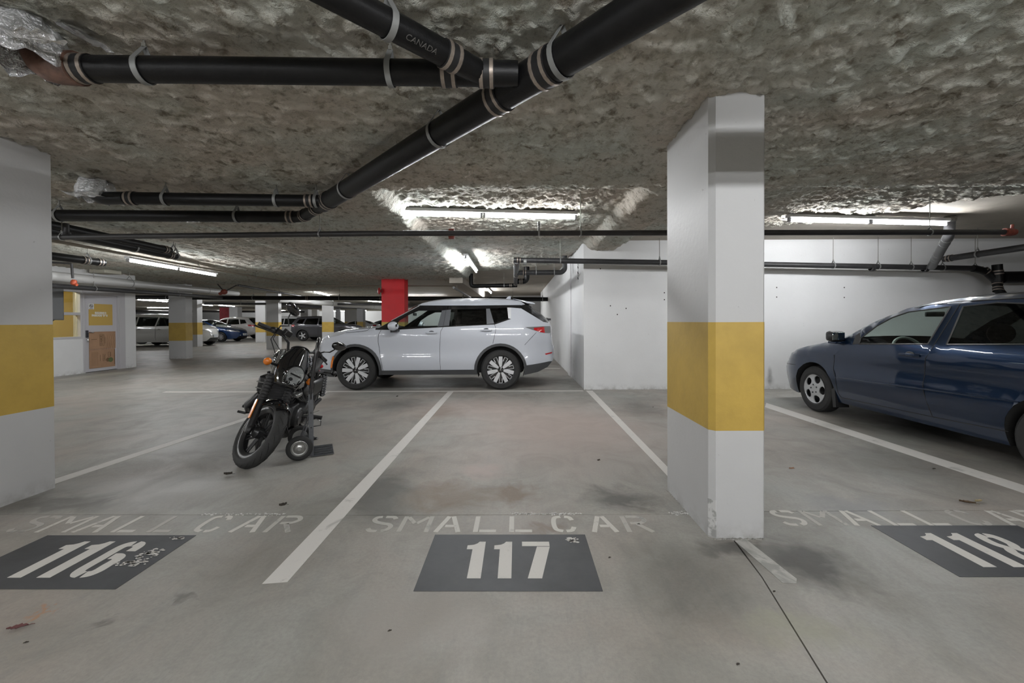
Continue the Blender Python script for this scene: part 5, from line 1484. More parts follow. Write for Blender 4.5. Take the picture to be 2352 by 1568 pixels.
# ================================================================== PLANT ROOM WITH DOOR ON THE LEFT
XD = -11.0
def yd(px): return at(px, 760, X=XD).y
def zd(px, py): return at(px, py, X=XD).z
Y_END = yd(312); Y0 = yd(112); YW1 = yd(189.5); YD0 = yd(193); YD1 = yd(274); YF = yd(287)
zt = zd(230, 671); zwt = zd(150, 663); zwb = zd(150, 779)
zdoor = zd(200, 676)
wl = Geo()
wl.box(XD - 0.2, XD, 6.0, Y0 - 0.35, 0, SLAB).box(XD - 0.2, XD, Y0 - 0.35, YW1, 0, zwb).box(XD - 0.2, XD, Y0 - 0.35, YF, zwt, SLAB).box(XD - 0.2, XD, YF, Y_END, 0, SLAB)
wl.box(-16.0, XD - 0.2, Y_END - 0.2, Y_END, 0, SLAB).box(-16, XD - 0.2, 6.0, 6.2, 0, SLAB)
tag(wl.obj('wall_left', WALL_WHITE, smooth=0), 'white wall of a small room with door and window, far left', kind='structure')
FRAME = mat('grey_door_frame', (0.52, 0.51, 0.53), 0.5)
OCHRE = mat('ochre_interior_wall', (0.55, 0.40, 0.12), 0.6)
# window with two panes
wf = Geo()
e = 0.05
ymul = 0
zm = zd(150, 720)
for (a, b, z0, z1) in ((Y0 - 0.35, YW1, zwb, zwb + 0.055), (Y0 - 0.35, YW1, zwt - 0.06, zwt), (Y0 - 0.35, YW1, zm - 0.035, zm + 0.035), (YW1 - 0.055, YW1, zwb, zwt), (Y0 - 0.35, Y0 - 0.30, zwb, zwt)):
    k_ = 0.003 if b - a < 0.06 else 0.0
    wf.box(XD - 0.13 + k_, XD + 0.012 - k_, a, b, z0 + k_, z1 - k_)
w1 = wf.obj('window_1', FRAME, smooth=0, bevel=0.004); tag(w1, 'grey framed window of the small room, two panes', kind='structure')
PANE = glass_mat('room_window_glass', (0.85, 0.85, 0.75))
for (z0, z1) in ((zwb + 0.055, zm - 0.035), (zm + 0.035, zwt - 0.06)):
    Geo().box(XD - 0.075, XD - 0.065, Y0 - 0.30, YW1 - 0.055, z0, z1).obj('pane', PANE, w1, smooth=0)
# room behind it
rm = Geo().box(-15.9, -12.6, 6.25, 6.3, 0, 2.6).box(-12.65, -12.6, 6.25, 9.2, 0, 2.6).box(-12.65, -12.6, 10.1, Y_END - 0.2, 0, 2.6).box(-12.65, -12.6, 9.2, 10.1, 2.05, 2.6).box(-12.65, XD - 0.2, 6.25, Y_END - 0.25, 2.55, 2.6)
rm.box(-12.65, -12.6, 9.2, 10.1, 0, 1.2)
tag(rm.obj('wall_inner', OCHRE, smooth=0), 'ochre inner wall seen through the window', kind='structure')
tag(Geo().box(-12.62, -12.56, 9.15, 9.22, 1.2, 2.1).box(-12.62, -12.56, 10.08, 10.15, 1.2, 2.1).box(-12.62, -12.56, 9.15, 10.15, 2.05, 2.12).box(-12.62, -12.56, 9.60, 9.66, 1.2, 2.05).obj('trim_3', mat('tan_wood_frame', (0.45, 0.32, 0.13), 0.5), smooth=0), 'tan inner window frame behind the glass', kind='structure')
tag(Geo().box(-13.4, -13.35, 8.6, 10.9, 0, 2.6).obj('wall_inner_back', mat('pale_green_wall', (0.42, 0.46, 0.40), 0.6), smooth=0), 'pale wall beyond the inner frame', kind='structure')
tag(light_c(-11.9, 9.0, 2.45, math.pi / 2, 'strip light inside the small room'), cat='ceiling light')
# door and its frame
fr = Geo().box(XD - 0.15, XD + 0.015, YW1, YD0 + 0.015, 0, zt + 0.0).box(XD - 0.15, XD + 0.015, YD1, YF, 0, zt).box(XD - 0.147, XD + 0.018, YW1 + 0.002, YF - 0.002, zdoor, zt + 0.08).box(XD - 0.144, XD - 0.01, YD1 - 0.02, YD1 + 0.09, 0, zdoor - 0.003)
fro = fr.obj('trim_4', FRAME, smooth=0, bevel=0.004); tag(fro, 'grey steel frame around the door', kind='structure')
DOORM = mat('pale_grey_door', (0.56, 0.55, 0.58), 0.45)
XL = XD - 0.045
dr = Geo().box(XL - 0.05, XL, YD0 + 0.02, YD1 - 0.022, 0.012, zdoor - 0.004).obj('door_1', DOORM, smooth=0, bevel=0.003)
tag(dr, 'pale grey door with ochre sign and cardboard sheet', kind='structure')
Geo().box(XL - 0.03, XL - 0.02, YD0 + 0.018, YD1 - 0.02, 0.0, 0.012).obj('door_gap', DARK_VOID, dr, smooth=0)
def onp(px, py): p = at(px, py, X=XL + 0.004); return (p.y, p.z)
def dplate(p0, p1, m, name, parent, x=XL, t=0.006):
    (a, z1), (b, z0) = onp(*p0), onp(*p1)
    return Geo().box(x, x + t, a, b, z0, z1).obj(name, m, parent, smooth=0)
sign = dplate((203.5, 697), (258.5, 746.5), mat('ochre_sign', (0.56, 0.38, 0.10), 0.4), 'door_sign', dr)
def wall_text(s, y, z, size, m, name, parent, x, rot=0.0, sx=1.0, bold=0.0):
    vs, fs = text_mesh(s, size, bold)
    xs = [v.x for v in vs]; cx = (min(xs) + max(xs)) / 2; cy = size * 0.35
    out = []
    for v in vs:
        a, b = (v.x - cx) * sx, v.y - cy
        a, b = a * math.cos(rot) - b * math.sin(rot), a * math.sin(rot) + b * math.cos(rot)
        out.append((x, y + a, z + b))
    return Geo().add(out, fs).obj(name, m, parent, smooth=0)
SIGNW = mat('white_sign_lettering', (0.78, 0.76, 0.68), 0.5)
(ya, za) = onp(231, 718.5); wall_text('BUILDING D', ya, za, 0.068, SIGNW, 'lettering', sign, XL + 0.0075, sx=0.78, bold=0.006)
(ya, za) = onp(229, 724.3); wall_text('PARKADE "D" B', ya, za, 0.068, SIGNW, 'lettering', sign, XL + 0.0075, sx=0.86, bold=0.006)
ns = dplate((202.5, 696.8), (215.6, 710.2), mat('white_sticker', (0.70, 0.70, 0.69), 0.5), 'no_smoking_sticker', dr, XL + 0.006, 0.003)
(ya, za) = onp(209, 702.5)
BLK = mat('black_print', (0.03, 0.03, 0.03), 0.6)
Geo().torus((XL + 0.010, ya, za), (1, 0, 0), 0.040, 0.005, 20, 6).box(XL + 0.008, XL + 0.011, ya - 0.028, ya + 0.022, za - 0.006, za + 0.006).tube([(XL + 0.010, ya - 0.028, za + 0.028), (XL + 0.010, ya + 0.028, za - 0.028)], 0.004, 6).obj('symbol', BLK, ns, smooth=0)
Geo().box(XL + 0.009, XL + 0.0105, ya - 0.045, ya + 0.045, za - 0.072, za - 0.062).obj('text_line', BLK, ns, smooth=0)
CARD = mat('brown_cardboard', (0.42, 0.255, 0.155), 0.8, var=0.12, vscale=4)
cb = thing('cardboard_sheet', 'flattened brown moving box taped over the lower half of the pale door', 'cardboard', (XL + 0.004, (onp(203, 760)[0] + onp(265, 760)[0]) / 2, 1.0))
(y0_, z1_), (y1_, z0_) = onp(203.8, 762), onp(265.5, 840)
zs_ = onp(230, 801.5)[1]
Geo().box(XL + 0.006, XL + 0.012, y0_, y1_, zs_ + 0.004, z1_).obj('flap', CARD, cb, w=True, smooth=0)
Geo().box(XL + 0.006, XL + 0.013, y0_, y1_ - 0.02, z0_, zs_).obj('flap', CARD, cb, w=True, smooth=0)
BRN = mat('brown_print', (0.17, 0.10, 0.05), 0.7); GRN = mat('green_print', (0.12, 0.15, 0.06), 0.7)
xq = XL + 0.0142
(ya, za) = onp(232, 780.5)
wt = wall_text('U-HAUL', ya, za, 0.088, BRN, 'print', None, xq, math.pi / 2, 0.84, 0.003)
wt.parent = cb; wt.data.transform(ROOTM[cb.name].inverted())
def card_box(px0, py0, px1, py1, m, hollow=0, name='print'):
    (a, z1), (b, z0) = onp(px0, py0), onp(px1, py1); g_ = Geo(); k = 0.008
    if hollow:
        for q in ((a, b, z0, z0 + k), (a, b, z1 - k, z1), (a, a + k, z0, z1), (b - k, b, z0, z1)): g_.box(xq - 0.001, xq + 0.0004, *q)
    else: g_.box(xq - 0.001, xq + 0.0004, a, b, z0, z1)
    g_.obj(name, m, cb, w=True, smooth=0)
card_box(228, 768, 238.5, 793.5, BRN, 1)
card_box(240, 774, 240.8, 788, BRN); card_box(209, 779, 222, 779.6, BRN); card_box(261.6, 801.5, 263.4, 836, BRN); card_box(229, 815, 230, 829, BRN)
card_box(235.5, 813, 241.5, 828, BRN, 1); card_box(238, 815, 239.4, 826, BRN); card_box(247.5, 808, 252.5, 818.5, BRN, 1); card_box(253.5, 808, 254.3, 818.5, BRN)
for (px, py, r, m_) in ((212, 811, 0.055, GRN), (247.5, 825.5, 0.055, BRN), (253.5, 825.5, 0.065, GRN)):
    (ya, za) = onp(px, py)
    Geo().lathe([(r, 0), (r, 0.0012), (0, 0.0012)], V((xq - 0.001 + 0.0006 * (px - 247) / 6, ya, za)), (1, 0, 0), 20).obj('print', m_, cb, w=True, smooth=0)
(ya, za) = onp(252, 783)
g_ = Geo()
for k in range(5): g_.tube([(xq, ya - 0.09 + 0.05 * k, za - 0.2), (xq, ya - 0.05 + 0.05 * k, za + 0.02), (xq, ya - 0.08 + 0.05 * k, za + 0.18)], 0.0022, 4)
for k in range(6): g_.box(xq - 0.001, xq + 0.0004, y0_ + 0.06 + k * 0.03, y0_ + 0.066 + k * 0.03, z0_ + 0.06, z0_ + 0.42)
g_.obj('print', mat('light_brown_print', (0.28, 0.165, 0.09), 0.8), cb, w=True, smooth=0, kind='stuff')
# lever handle with its plate
(ya, za) = onp(199.5, 763)
hd = Geo().box(XL, XL + 0.02, ya - 0.03, ya + 0.03, za - 0.14, za + 0.05).obj('door_handle', mat('dark_lock_plate', (0.05, 0.05, 0.06), 0.35, metal=0.6), dr, bevel=0.006, smooth=0)
Geo().tube([(XL + 0.02, ya, za), (XL + 0.065, ya, za), (XL + 0.07, ya + 0.03, za), (XL + 0.07, ya + 0.11, za - 0.005)], 0.011, 8).tube([(XL + 0.01, ya, za - 0.13), (XL + 0.03, ya + 0.005, za - 0.22), (XL + 0.03, ya - 0.02, za - 0.24), (XL + 0.03, ya + 0.05, za - 0.24)], 0.006, 6).obj('lever', CHROME, hd)
# electrical box beside the window
eb = thing('electrical_box', 'tall dark grey electrical box left of the small room window', 'electrical box', (XD + 0.12, yd(118), 1.85))
ze0, ze1 = zd(120, 735), zd(120, 655)
Geo().box(XD + 0.001, XD + 0.22, yd(127) - 0.62, yd(127), ze0, ze1).obj('enclosure', mat('dark_grey_enclosure', (0.12, 0.125, 0.13), 0.5), eb, w=True, bevel=0.012, smooth=0)
Geo().box(XD + 0.22, XD + 0.232, yd(127) - 0.60, yd(127) - 0.03, ze0 + 0.02, ze1 - 0.03).obj('cover', mat('grey_enclosure_cover', (0.15, 0.155, 0.16), 0.5), eb, w=True, bevel=0.005, smooth=0)
Geo().prism([(0, 0), (0.22, 0), (0.08, -0.09), (0, -0.12)], 0.1, Matrix.Translation((XD + 0.001, yd(127) - 0.3, ze0)) @ Matrix(((1, 0, 0, 0), (0, 0, 1, 0), (0, 1, 0, 0), (0, 0, 0, 1)))).obj('bracket', BLACK_PLASTIC, eb, w=True, smooth=0)
# squarish white duct drop over the door wall
dd = thing('duct_box', 'cream square duct drop hanging in front of the small room wall', 'duct', (-10.3, 10.35, 2.4))
xa, xb = at(204, 600, Y=10.3).x, at(240, 600, Y=10.3).x
Geo().box(xa, xb, 10.3, 10.75, at(220, 626, Y=10.3).z, SLAB).obj('duct', mat('cream_duct', (0.52, 0.50, 0.42), 0.6), dd, w=True, bevel=0.015, smooth=0)

# fire bell beside the red column
c = at(871.5, 668, Y=12.5)
fb = thing('fire_bell', 'small red fire bell on the left side of the tall red column', 'bell', c)
Geo().lathe([(0.0, -0.05), (0.07, -0.045), (0.105, -0.02), (0.11, 0.0), (0.03, 0.01), (0.03, 0.05)], c, (0.75, 0.4, 0), 18).obj('gong', mat('red_bell', (0.30, 0.012, 0.014), 0.35), fb, w=True)
Geo().box(c.x + 0.03, c.x + 0.10, c.y - 0.02, c.y + 0.10, c.z - 0.05, c.z + 0.05).obj('backbox', mat('dull_red_box', (0.2, 0.01, 0.012), 0.5), fb, w=True, smooth=0, bevel=0.005)

# ================================================================== LITTER
random.seed(11)
LEAFM = mat('dry_brown_leaf', (0.10, 0.065, 0.035), 0.8); LEAFD = mat('dark_dead_leaf', (0.045, 0.038, 0.03), 0.85); LEAFY = mat('pale_dry_leaf', (0.35, 0.29, 0.17), 0.8)
def leaf(px, py, label, m, L=0.05, curl=0.012, rot=None, name='dry_leaf', cat='leaf'):
    p = at(px, py, Z=0); a = random.uniform(0, 6.28) if rot is None else rot; L *= 0.7; curl *= 0.8
    root = thing(name, label, cat, (p.x, p.y, 0), a)
    prof = [(-1, .02), (-.75, .22), (-.55, .12), (-.35, .42), (-.1, .28), (.15, .46), (.35, .25), (.6, .28), (1, .02)]
    P = []
    for t, w in prof:
        w *= random.uniform(.8, 1.2)
        P.append([V((L * t, L * w * s, 0.004 + curl * (abs(s) ** 1.5) + 0.35 * curl * t * t + random.uniform(0, .25) * curl)) for s in (-1, -.5, 0, .5, 1)])
    Geo().grid(P).obj('blade', m, root, smooth=30)
    Geo().tube([(L * .95, 0, .006), (L * 1.25, L * .06, .008), (L * 1.5, L * .16, .005)], 0.0012, 5).obj('stem', m, root)
    return root
leaf(524, 1091, 'dark curled dead leaf on the floor left of the front tyre', LEAFD, 0.045, 0.02, 0.3)
leaf(650, 1163, 'small dark dead leaf above the word CAR of stall 116', LEAFD, 0.034, 0.02, 0.6)
leaf(1818, 1077, 'orange brown leaf lying right of the near white column', mat('orange_leaf', (0.30, 0.13, 0.05), 0.8), 0.03, 0.008, 0.0)
leaf(2222, 1156, 'long dry leaf near the saw joint, left of its pair above stall 118', LEAFM, 0.06, 0.012, -0.5)
leaf(2247, 1153, 'pale dry leaf right beside the long dry leaf above stall 118', LEAFY, 0.045, 0.012, 0.2)
leaf(2145, 1078, 'tiny dark leaf on the floor below the blue car', LEAFD, 0.02, 0.008, 0.1)
leaf(1375, 1059, 'small dark leaf lump in the middle of stall 117', LEAFD, 0.02, 0.014, 0.4)
leaf(40, 1443, 'crushed maroon leaf at the bottom left of the floor', mat('maroon_leaf', (0.13, 0.05, 0.05), 0.85), 0.05, 0.006, 0.35)
leaf(1786, 891, 'brown leaf at the wall foot left of the blue car', LEAFM, 0.04, 0.03, 0.2)
leaf(912, 911, 'tiny dark leaf in front of the white car door', LEAFD, 0.025, 0.015, 0.9)
leaf(1500, 936, 'tiny dark speck of leaf left of the near column', LEAFD, 0.02, 0.008, 0.9)
for (px, py, lb) in ((1400, 1280, 'small dark pebble right of the 117 panel'), (1778, 1358, 'small dark pebble on the joint below the near column'), (1695, 1525, 'small dark pebble near the bottom edge'), (895, 1448, 'tiny dark pebble below the left corner of panel 117'), (60, 1475, 'tiny dark pebble near the maroon leaf')):
    p = at(px, py, Z=0); r = thing('pebble', lb, 'pebble', (p.x, p.y, 0))
    Geo().ell((0, 0, 0.002), 0.005, 0.004, 0.003, 8, 5).ell((0.005, 0.002, 0.0015), 0.003, 0.003, 0.002, 7, 5).ell((-0.005, -0.003, 0.0015), 0.0025, 0.003, 0.0015, 7, 5).obj('grit', LEAFD, r, smooth=25)
# ================================================================== MOTORCYCLE
BS = 1.06; HEAD, LEAN, STEER = 0.203, 0.215, 0.80
BM = Matrix.Translation((-2.60, 4.435, 0.0)) @ Matrix.Rotation(-math.pi / 2 + HEAD, 4, 'Z') @ Matrix.Rotation(-LEAN, 4, 'X') @ Matrix.Scale(BS, 4)
UAX = V((-.53, 0, .848)).normalized(); AX0 = V((.87, 0, 0)); FWD = V((.848, 0, .53)).normalized()
FM = BM @ Matrix.Translation(AX0) @ Matrix.Rotation(STEER, 4, UAX) @ Matrix.Translation(-AX0)
AXL = V((.755, 0, .296)); RAX = V((-.755, 0, .300))
# set it down so that the lower of its tyres just touches the floor
def low(M, c, R=.296): return min((M @ (c + V((R * math.cos(t), 0, R * math.sin(t))))).z for t in np.linspace(0, 6.283, 181))
zf, zr = low(FM, AXL), low(BM, RAX)
pit = math.atan2(zf - zr, 1.51 * BS)
rc = BM @ V((-.755, 0, 0))
hd_ = V((math.sin(HEAD), -math.cos(HEAD), 0)); lf_ = V((0, 0, 1)).cross(hd_)
PM = Matrix.Translation(rc) @ Matrix.Rotation(pit, 4, lf_) @ Matrix.Translation(-rc)
BM = PM @ BM; FM = PM @ FM
dz = Matrix.Translation((0, 0, -min(low(FM, AXL), low(BM, RAX)) + 0.004))
BM = dz @ BM; FM = dz @ FM
bp = FM @ AXL
bike = thing('motorcycle', 'black cruiser motorcycle leaning on its stand, front wheel turned, beside the hand truck', 'motorcycle', (bp.x, bp.y, 0))
BBLK = mat('bike_gloss_black', (0.006, 0.006, 0.007), 0.08, coat=1.0)
BSAT = mat('bike_satin_black', (0.014, 0.014, 0.015), 0.35)
BRUB = mat('bike_black_rubber', (0.020, 0.020, 0.021), 0.62)
BGREY = mat('bike_engine_grey', (0.085, 0.085, 0.088), 0.38, metal=0.6)
BALU = mat('bike_bare_alloy', (0.38, 0.38, 0.37), 0.32, metal=0.85)
def bp_(g, name, m, M=None, parent=None, smooth=38, label=None, **k):
    g.xf(M or BM); return g.obj(name, m, parent or bike, w=True, smooth=smooth, label=label, **k)
def tyre(name, c, M, R, tw, rimr, front):
    pr = []
    for k in range(13):
        a = math.pi * (k / 12) - math.pi / 2
        pr.append((R - tw * 0.62 + tw * 0.62 * math.cos(a), tw / 2 * math.sin(a)))
    pr = [(rimr, -tw * .36)] + pr + [(rimr, tw * .36)]
    t = bp_(Geo().lathe(pr, c, (0, 1, 0), 56), name, RUBBER, M, smooth=60)
    # tread grooves lie on the carcass as thin dark cuts
    g = Geo()
    for k in range(22):
        a0 = 2 * math.pi * k / 22
        for sg in (1, -1):
            P = []
            for i in range(6):
                ph = sg * (0.10 + 0.13 * i); aa = a0 + 0.055 * i + (0.14 if sg < 0 else 0)
                rr = R - tw * 0.62 + (tw * 0.62 + .0006) * math.cos(ph * 1.15)
                P.append(c + V((rr * math.cos(aa), tw / 2 * 1.01 * math.sin(ph * 1.15), rr * math.sin(aa))))
            g.tube(P, [0.0008, .0022, .0026, .0024, .0018, .0006], 4)
    bp_(g, 'tread_groove', DARK_VOID, M, t, kind='stuff')
    r = Geo().lathe([(rimr - .022, -tw * .36), (rimr + .004, -tw * .40), (rimr + .012, -tw * .36), (rimr + .002, -tw * .30), (rimr - .03, -tw * .2), (rimr - .03, tw * .2), (rimr + .002, tw * .30), (rimr + .012, tw * .36), (rimr + .004, tw * .40), (rimr - .022, tw * .36), (rimr - .045, tw * .18), (rimr - .045, -tw * .18)], c, (0, 1, 0), 56, True)
    bp_(r, 'rim', BSAT, M, t, smooth=50)
    for sg in (1, -1):
        bp_(Geo().torus(c + V((0, sg * tw * .405, 0)), (0, 1, 0), rimr + .005, .0022, 56, 5), 'pinstripe', BALU, M, t)
    s = Geo(); n = 7
    for k in range(n):
        a = 2 * math.pi * k / n + .25
        d = V((math.cos(a), 0, math.sin(a))); p = V((-math.sin(a), 0, math.cos(a)))
        for e in (1, -1):
            s.tube([c + d * .04 + p * .012 * e + V((0, .012, 0)), c + d * (rimr - .04) + p * .016 * e], [.011, .008], 6)
    bp_(s, 'spokes', BSAT, M, t, kind=None)
    bp_(Geo().lathe([(.0, -.075), (.03, -.075), (.034, -.06), (.05, -.04), (.05, .04), (.034, .06), (.03, .075), (0, .075)], c, (0, 1, 0), 20), 'hub', BSAT, M, t)
    return t
fw_ = tyre('front_wheel', AXL, FM, .296, .105, .218, True)
rw_ = tyre('rear_wheel', RAX, BM, .300, .140, .195, False)
# brake disc and caliper on the bike's right
dk = Geo().lathe([(.085, .066), (.145, .066), (.145, .071), (.085, .071)], AXL, (0, 1, 0), 40, True)
for k in range(6):
    a = k * 1.047; dk.tube([AXL + V((.03 * math.cos(a), .067, .03 * math.sin(a))), AXL + V((.095 * math.cos(a + .3), .068, .095 * math.sin(a + .3)))], .007, 5)
bp_(dk, 'brake_disc', BALU, FM)
bp_(Geo().box(.60, .67, .05, .10, .30, .40), 'brake_caliper', BALU, FM, bevel=.012)
# fork
for sg in (1, -1):
    o = V((0, sg * .105, 0))
    lg = Geo().tube([AXL + o - UAX * .03, AXL + o + UAX * .02, AXL + o + UAX * .05, AXL + o + UAX * .27], [.022, .031, .030, .030], 16)
    lg.ell(AXL + o * 1.05, .038, .02, .04, 12, 8)
    fl = bp_(lg, 'fork_leg', BSAT, FM)
    gp = []
    for k in range(33):
        s_ = .26 + .235 * k / 32
        gp.append((.034 + .004 * k / 32 + .0055 * math.sin(k * math.pi / 2.0), s_))
    bp_(Geo().lathe([(r_, s_) for r_, s_ in gp], AXL + o, UAX, 18), 'fork_gaiter', BRUB, FM, fl, smooth=180)
    bp_(Geo().tube([AXL + o + UAX * .49, AXL + o + UAX * .76], .0215, 14), 'fork_tube', BALU, FM, fl)
    bp_(Geo().tube([AXL + o + UAX * .49, AXL + o + UAX * .505], .036, 14), 'fork_collar', BSAT, FM, fl)
    P = AXL + V((.0, sg * .138, 0))
    bp_(Geo().prism([(-.011, 0), (.011, 0), (.014, .012), (.014, .155), (.009, .168), (-.009, .168), (-.014, .155), (-.014, .012)], .008,
        Matrix.Translation(P + UAX * .085 + V((0, 0 if sg > 0 else -.008, 0))) @ Matrix((( FWD.x, UAX.x, 0, 0), (0, 0, 1, 0), (FWD.z, UAX.z, 0, 0), (0, 0, 0, 1)))), 'reflector', AMBER, FM, fl, smooth=0, label='amber strip reflector on the fork leg')
tc = Geo()
for s_, m_ in ((.52, .03), (.70, .028)):
    c_ = AXL + UAX * s_
    tc.ell(c_ - FWD * .03, .06, .145, m_, 16, 8)
bp_(tc, 'triple_clamp', BSAT, FM)
# front fender over the tyre
ff = []
for k in range(19):
    a = math.radians(66 + 92 * k / 18)
    row = []
    for t in np.linspace(-1, 1, 11):
        rr = .314 + .003 - .050 * abs(t) ** 2.4
        row.append(AXL + V((rr * math.cos(a), .066 * t, rr * math.sin(a))))
    ff.append(row)
g = Geo().grid(ff)
g.v += [AXL + (v - AXL) * .985 for v in g.v[:]]; nn = 19 * 11
g.f += [tuple(i + nn for i in f[::-1]) for f in g.f[:]]
for sg in (1, -1): g.tube([AXL + V((.0, sg * .085, .26)), AXL + V((-.10, sg * .1, .19))], .008, 5)
bp_(g, 'front_fender', BBLK, FM, smooth=60)
# headlight, bezel, cowl
HC = AXL + UAX * .515 + FWD * .165; HD = (FWD * .80 + V((1, 0, -.5)) * .38).normalized()
bp_(Geo().lathe([(.0, -.11), (.06, -.10), (.088, -.05), (.096, .0), (.094, .018), (.086, .022), (.084, .010)], HC, HD, 30), 'headlight', BBLK, FM, smooth=50)
hl = bp_(Geo().lathe([(.084, .012), (.07, .024), (.04, .032), (0, .035)], HC, HD, 30), 'headlight_lens', glass_mat('headlight_glass', (.9, .92, .93)), FM, smooth=180)
rf = Geo().lathe([(.082, .010), (.06, -.015), (.03, -.035), (0.0, -.04)], HC, HD, 30)
bp_(rf, 'reflector_bowl', mat('headlight_reflector', (.80, .80, .79), .3, metal=.7, bmp=.03, bscale=45), FM, hl)
bp_(Geo().ell(HC + HD * .0 + V((0, -.01, -.04)), .016, .018, .016, 10, 8).box(-.002, .002, -.05, .05, -.002, .012, Matrix.Translation(HC + HD * .012)), 'bulb_shield', BSAT, FM, hl)
cw = []
UP = (UAX * .92 + V((0, 0, 1)) * .08).normalized(); FW2 = UP.cross(V((0, -1, 0))).normalized()
if FW2.x < 0: FW2 = -FW2
for k in range(17):
    v = k / 16; h = -.115 + .375 * v
    w_k = .100 + .046 * math.sin(math.pi * min(1, v * 1.05)) - .018 * max(0, (v - .72) / .28) ** 1.6
    dep = .105 - .02 * v
    front = .012 - .03 * max(0, (v - .45)) - .02 * max(0, .3 - v)
    row = []
    for t in np.linspace(-1, 1, 21):
        a = t * 1.65
        row.append(HC + UP * (h + (.025 * (1 - t * t) if v > .8 else 0)) + FW2 * (front - dep + dep * math.cos(a)) + V((0, w_k * math.sin(a) / 1.0, 0)))
    cw.append(row)
def keep(p): # leave an opening for the lamp
    q = p - HC; q = q - HD * q.dot(HD); return q.length > .088
g = Geo(); vs = [p for r in cw for p in r]
g.v = vs; nv = 21
g.f = [f for f in [(i * nv + j, i * nv + j + 1, (i + 1) * nv + j + 1, (i + 1) * nv + j) for i in range(16) for j in range(nv - 1)] if any(keep(vs[i]) for i in f)]
co_ = bp_(g, 'cowl', BBLK, FM, smooth=180)
sm = co_.modifiers.new('thick', 'SOLIDIFY'); sm.thickness = .006
bp_(Geo().tube(cw[-1], .005, 6), 'cowl_edge', BSAT, FM, co_)
# handlebar with grips, controls, levers
HB = AXL + UAX * .72 - FWD * .02
BASE_ = HB
def bar(sg):
    return [HB + V((0, sg * .045, 0)), HB + V((-.01, sg * .06, .06)), HB + V((-.02, sg * .10, .125)), HB + V((-.035, sg * .17, .155)), HB + V((-.075, sg * .26, .155)), HB + V((-.125, sg * .385, .135))]
hb = Geo()
path = bar(1)[::-1] + bar(-1)
hb.tube(path, .0125, 10)
hb.cyl(HB + V((0, .045, -.05)), HB + V((0, .045, .03)), .02, n=10).cyl(HB + V((0, -.045, -.05)), HB + V((0, -.045, .03)), .02, n=10)
hbo = bp_(hb, 'handlebar', BSAT, FM)
for sg in (1, -1):
    e0, e1 = bar(sg)[-2], bar(sg)[-1]; d_ = (e1 - e0).normalized()
    bp_(Geo().tube([e0 + d_ * .02, e0 + d_ * .03, e1 - d_ * .004, e1], [.014, .019, .018, .014], 12), 'grip', BRUB, FM, hbo)
    bp_(Geo().ell(e0 - d_ * .005, .034, .038, .03, 12, 8).box(-.03, .03, -.03, .02, -.02, .03, Matrix.Translation(e0 - d_ * .05)), 'switch_housing', BSAT, FM, hbo)
    bp_(Geo().tube([e0 + V((.05, 0, -.005)), e0 + d_ * .05 + V((.065, 0, -.012)), e1 + V((.055, 0, -.02)), e1 + d_ * .02 + V((.03, 0, -.022))], [.010, .008, .007, .009], 8), 'lever', BSAT, FM, hbo)
    if sg < 0: bp_(Geo().box(-.035, .035, -.03, .035, -.02, .035, Matrix.Translation(e0 - d_ * .10 + V((.02, 0, .02)))), 'brake_reservoir', BSAT, FM, hbo, bevel=.008)
    # mirror on a crooked stem
    m0 = e0 - d_ * .03
    P = [m0, m0 + V((.03, sg * .02, .06)), m0 + V((.06, sg * -.03, .10)), m0 + V((.03, sg * .01, .16)), m0 + V((.02, sg * .02, .235))] if sg < 0 else [m0, m0 + V((.02, .03, .05)), m0 + V((.01, .09, .075)), m0 + V((0, .14, .16))]
    mo = bp_(Geo().tube(P, [.008, .007, .007, .006, .006][:len(P)], 8), 'mirror', BSAT, FM)
    R_ = Matrix.Rotation(math.radians(18 * sg), 3, 'X')
    bp_(Geo().ell(P[-1] + V((0, 0, .012)), .028, .080, .046, 18, 10, R_), 'mirror_shell', BBLK, FM, mo)
    bp_(Geo().ell(P[-1] + V((-.024, 0, .012)), .008, .070, .038, 16, 8, R_), 'mirror_glass', CHROME, FM, mo)
    # cables
    bp_(Geo().tube([e0 - d_ * .02 + V((.02, 0, -.02)), e0 - d_ * .02 + V((.05, sg * .01, -.08)), HB + V((.05, sg * .15, -.02)), HB + V((.06, sg * .09, -.12))], .005, 6), 'cable', BRUB, FM)
    bp_(Geo().tube([e0 - d_ * .03 + V((.02, 0, -.02)), e0 - d_ * .03 + V((.035, 0, -.07)), HB + V((.03, sg * .13, .03)), HB + V((.05, sg * .07, -.10))], .004, 6), 'cable', BRUB, FM)
    # front turn signals
    s0 = AXL + UAX * .585 + FWD * .04
    sg_o = bp_(Geo().tube([s0 + V((0, sg * .12, 0)), s0 + V((.02, sg * .20, .0))], .013, 8), 'turn_signal', BSAT, FM)
    bp_(Geo().lathe([(0, -.04), (.026, -.03), (.034, -.005)], s0 + V((.03, sg * .225, 0)), (1, 0, 0), 18), 'signal_shell', BSAT, FM, sg_o)
    bp_(Geo().lathe([(.034, -.005), (.033, .008), (.022, .02), (0, .025)], s0 + V((.03, sg * .225, 0)), (1, 0, 0), 18), 'signal_lens', AMBER, FM, sg_o)
bp_(Geo().lathe([(0, -.03), (.045, -.03), (.048, .02), (.04, .028), (0, .03)], HB + V((.03, 0, .04)), (-.5, 0, .9), 18), 'gauge', BSAT, FM)
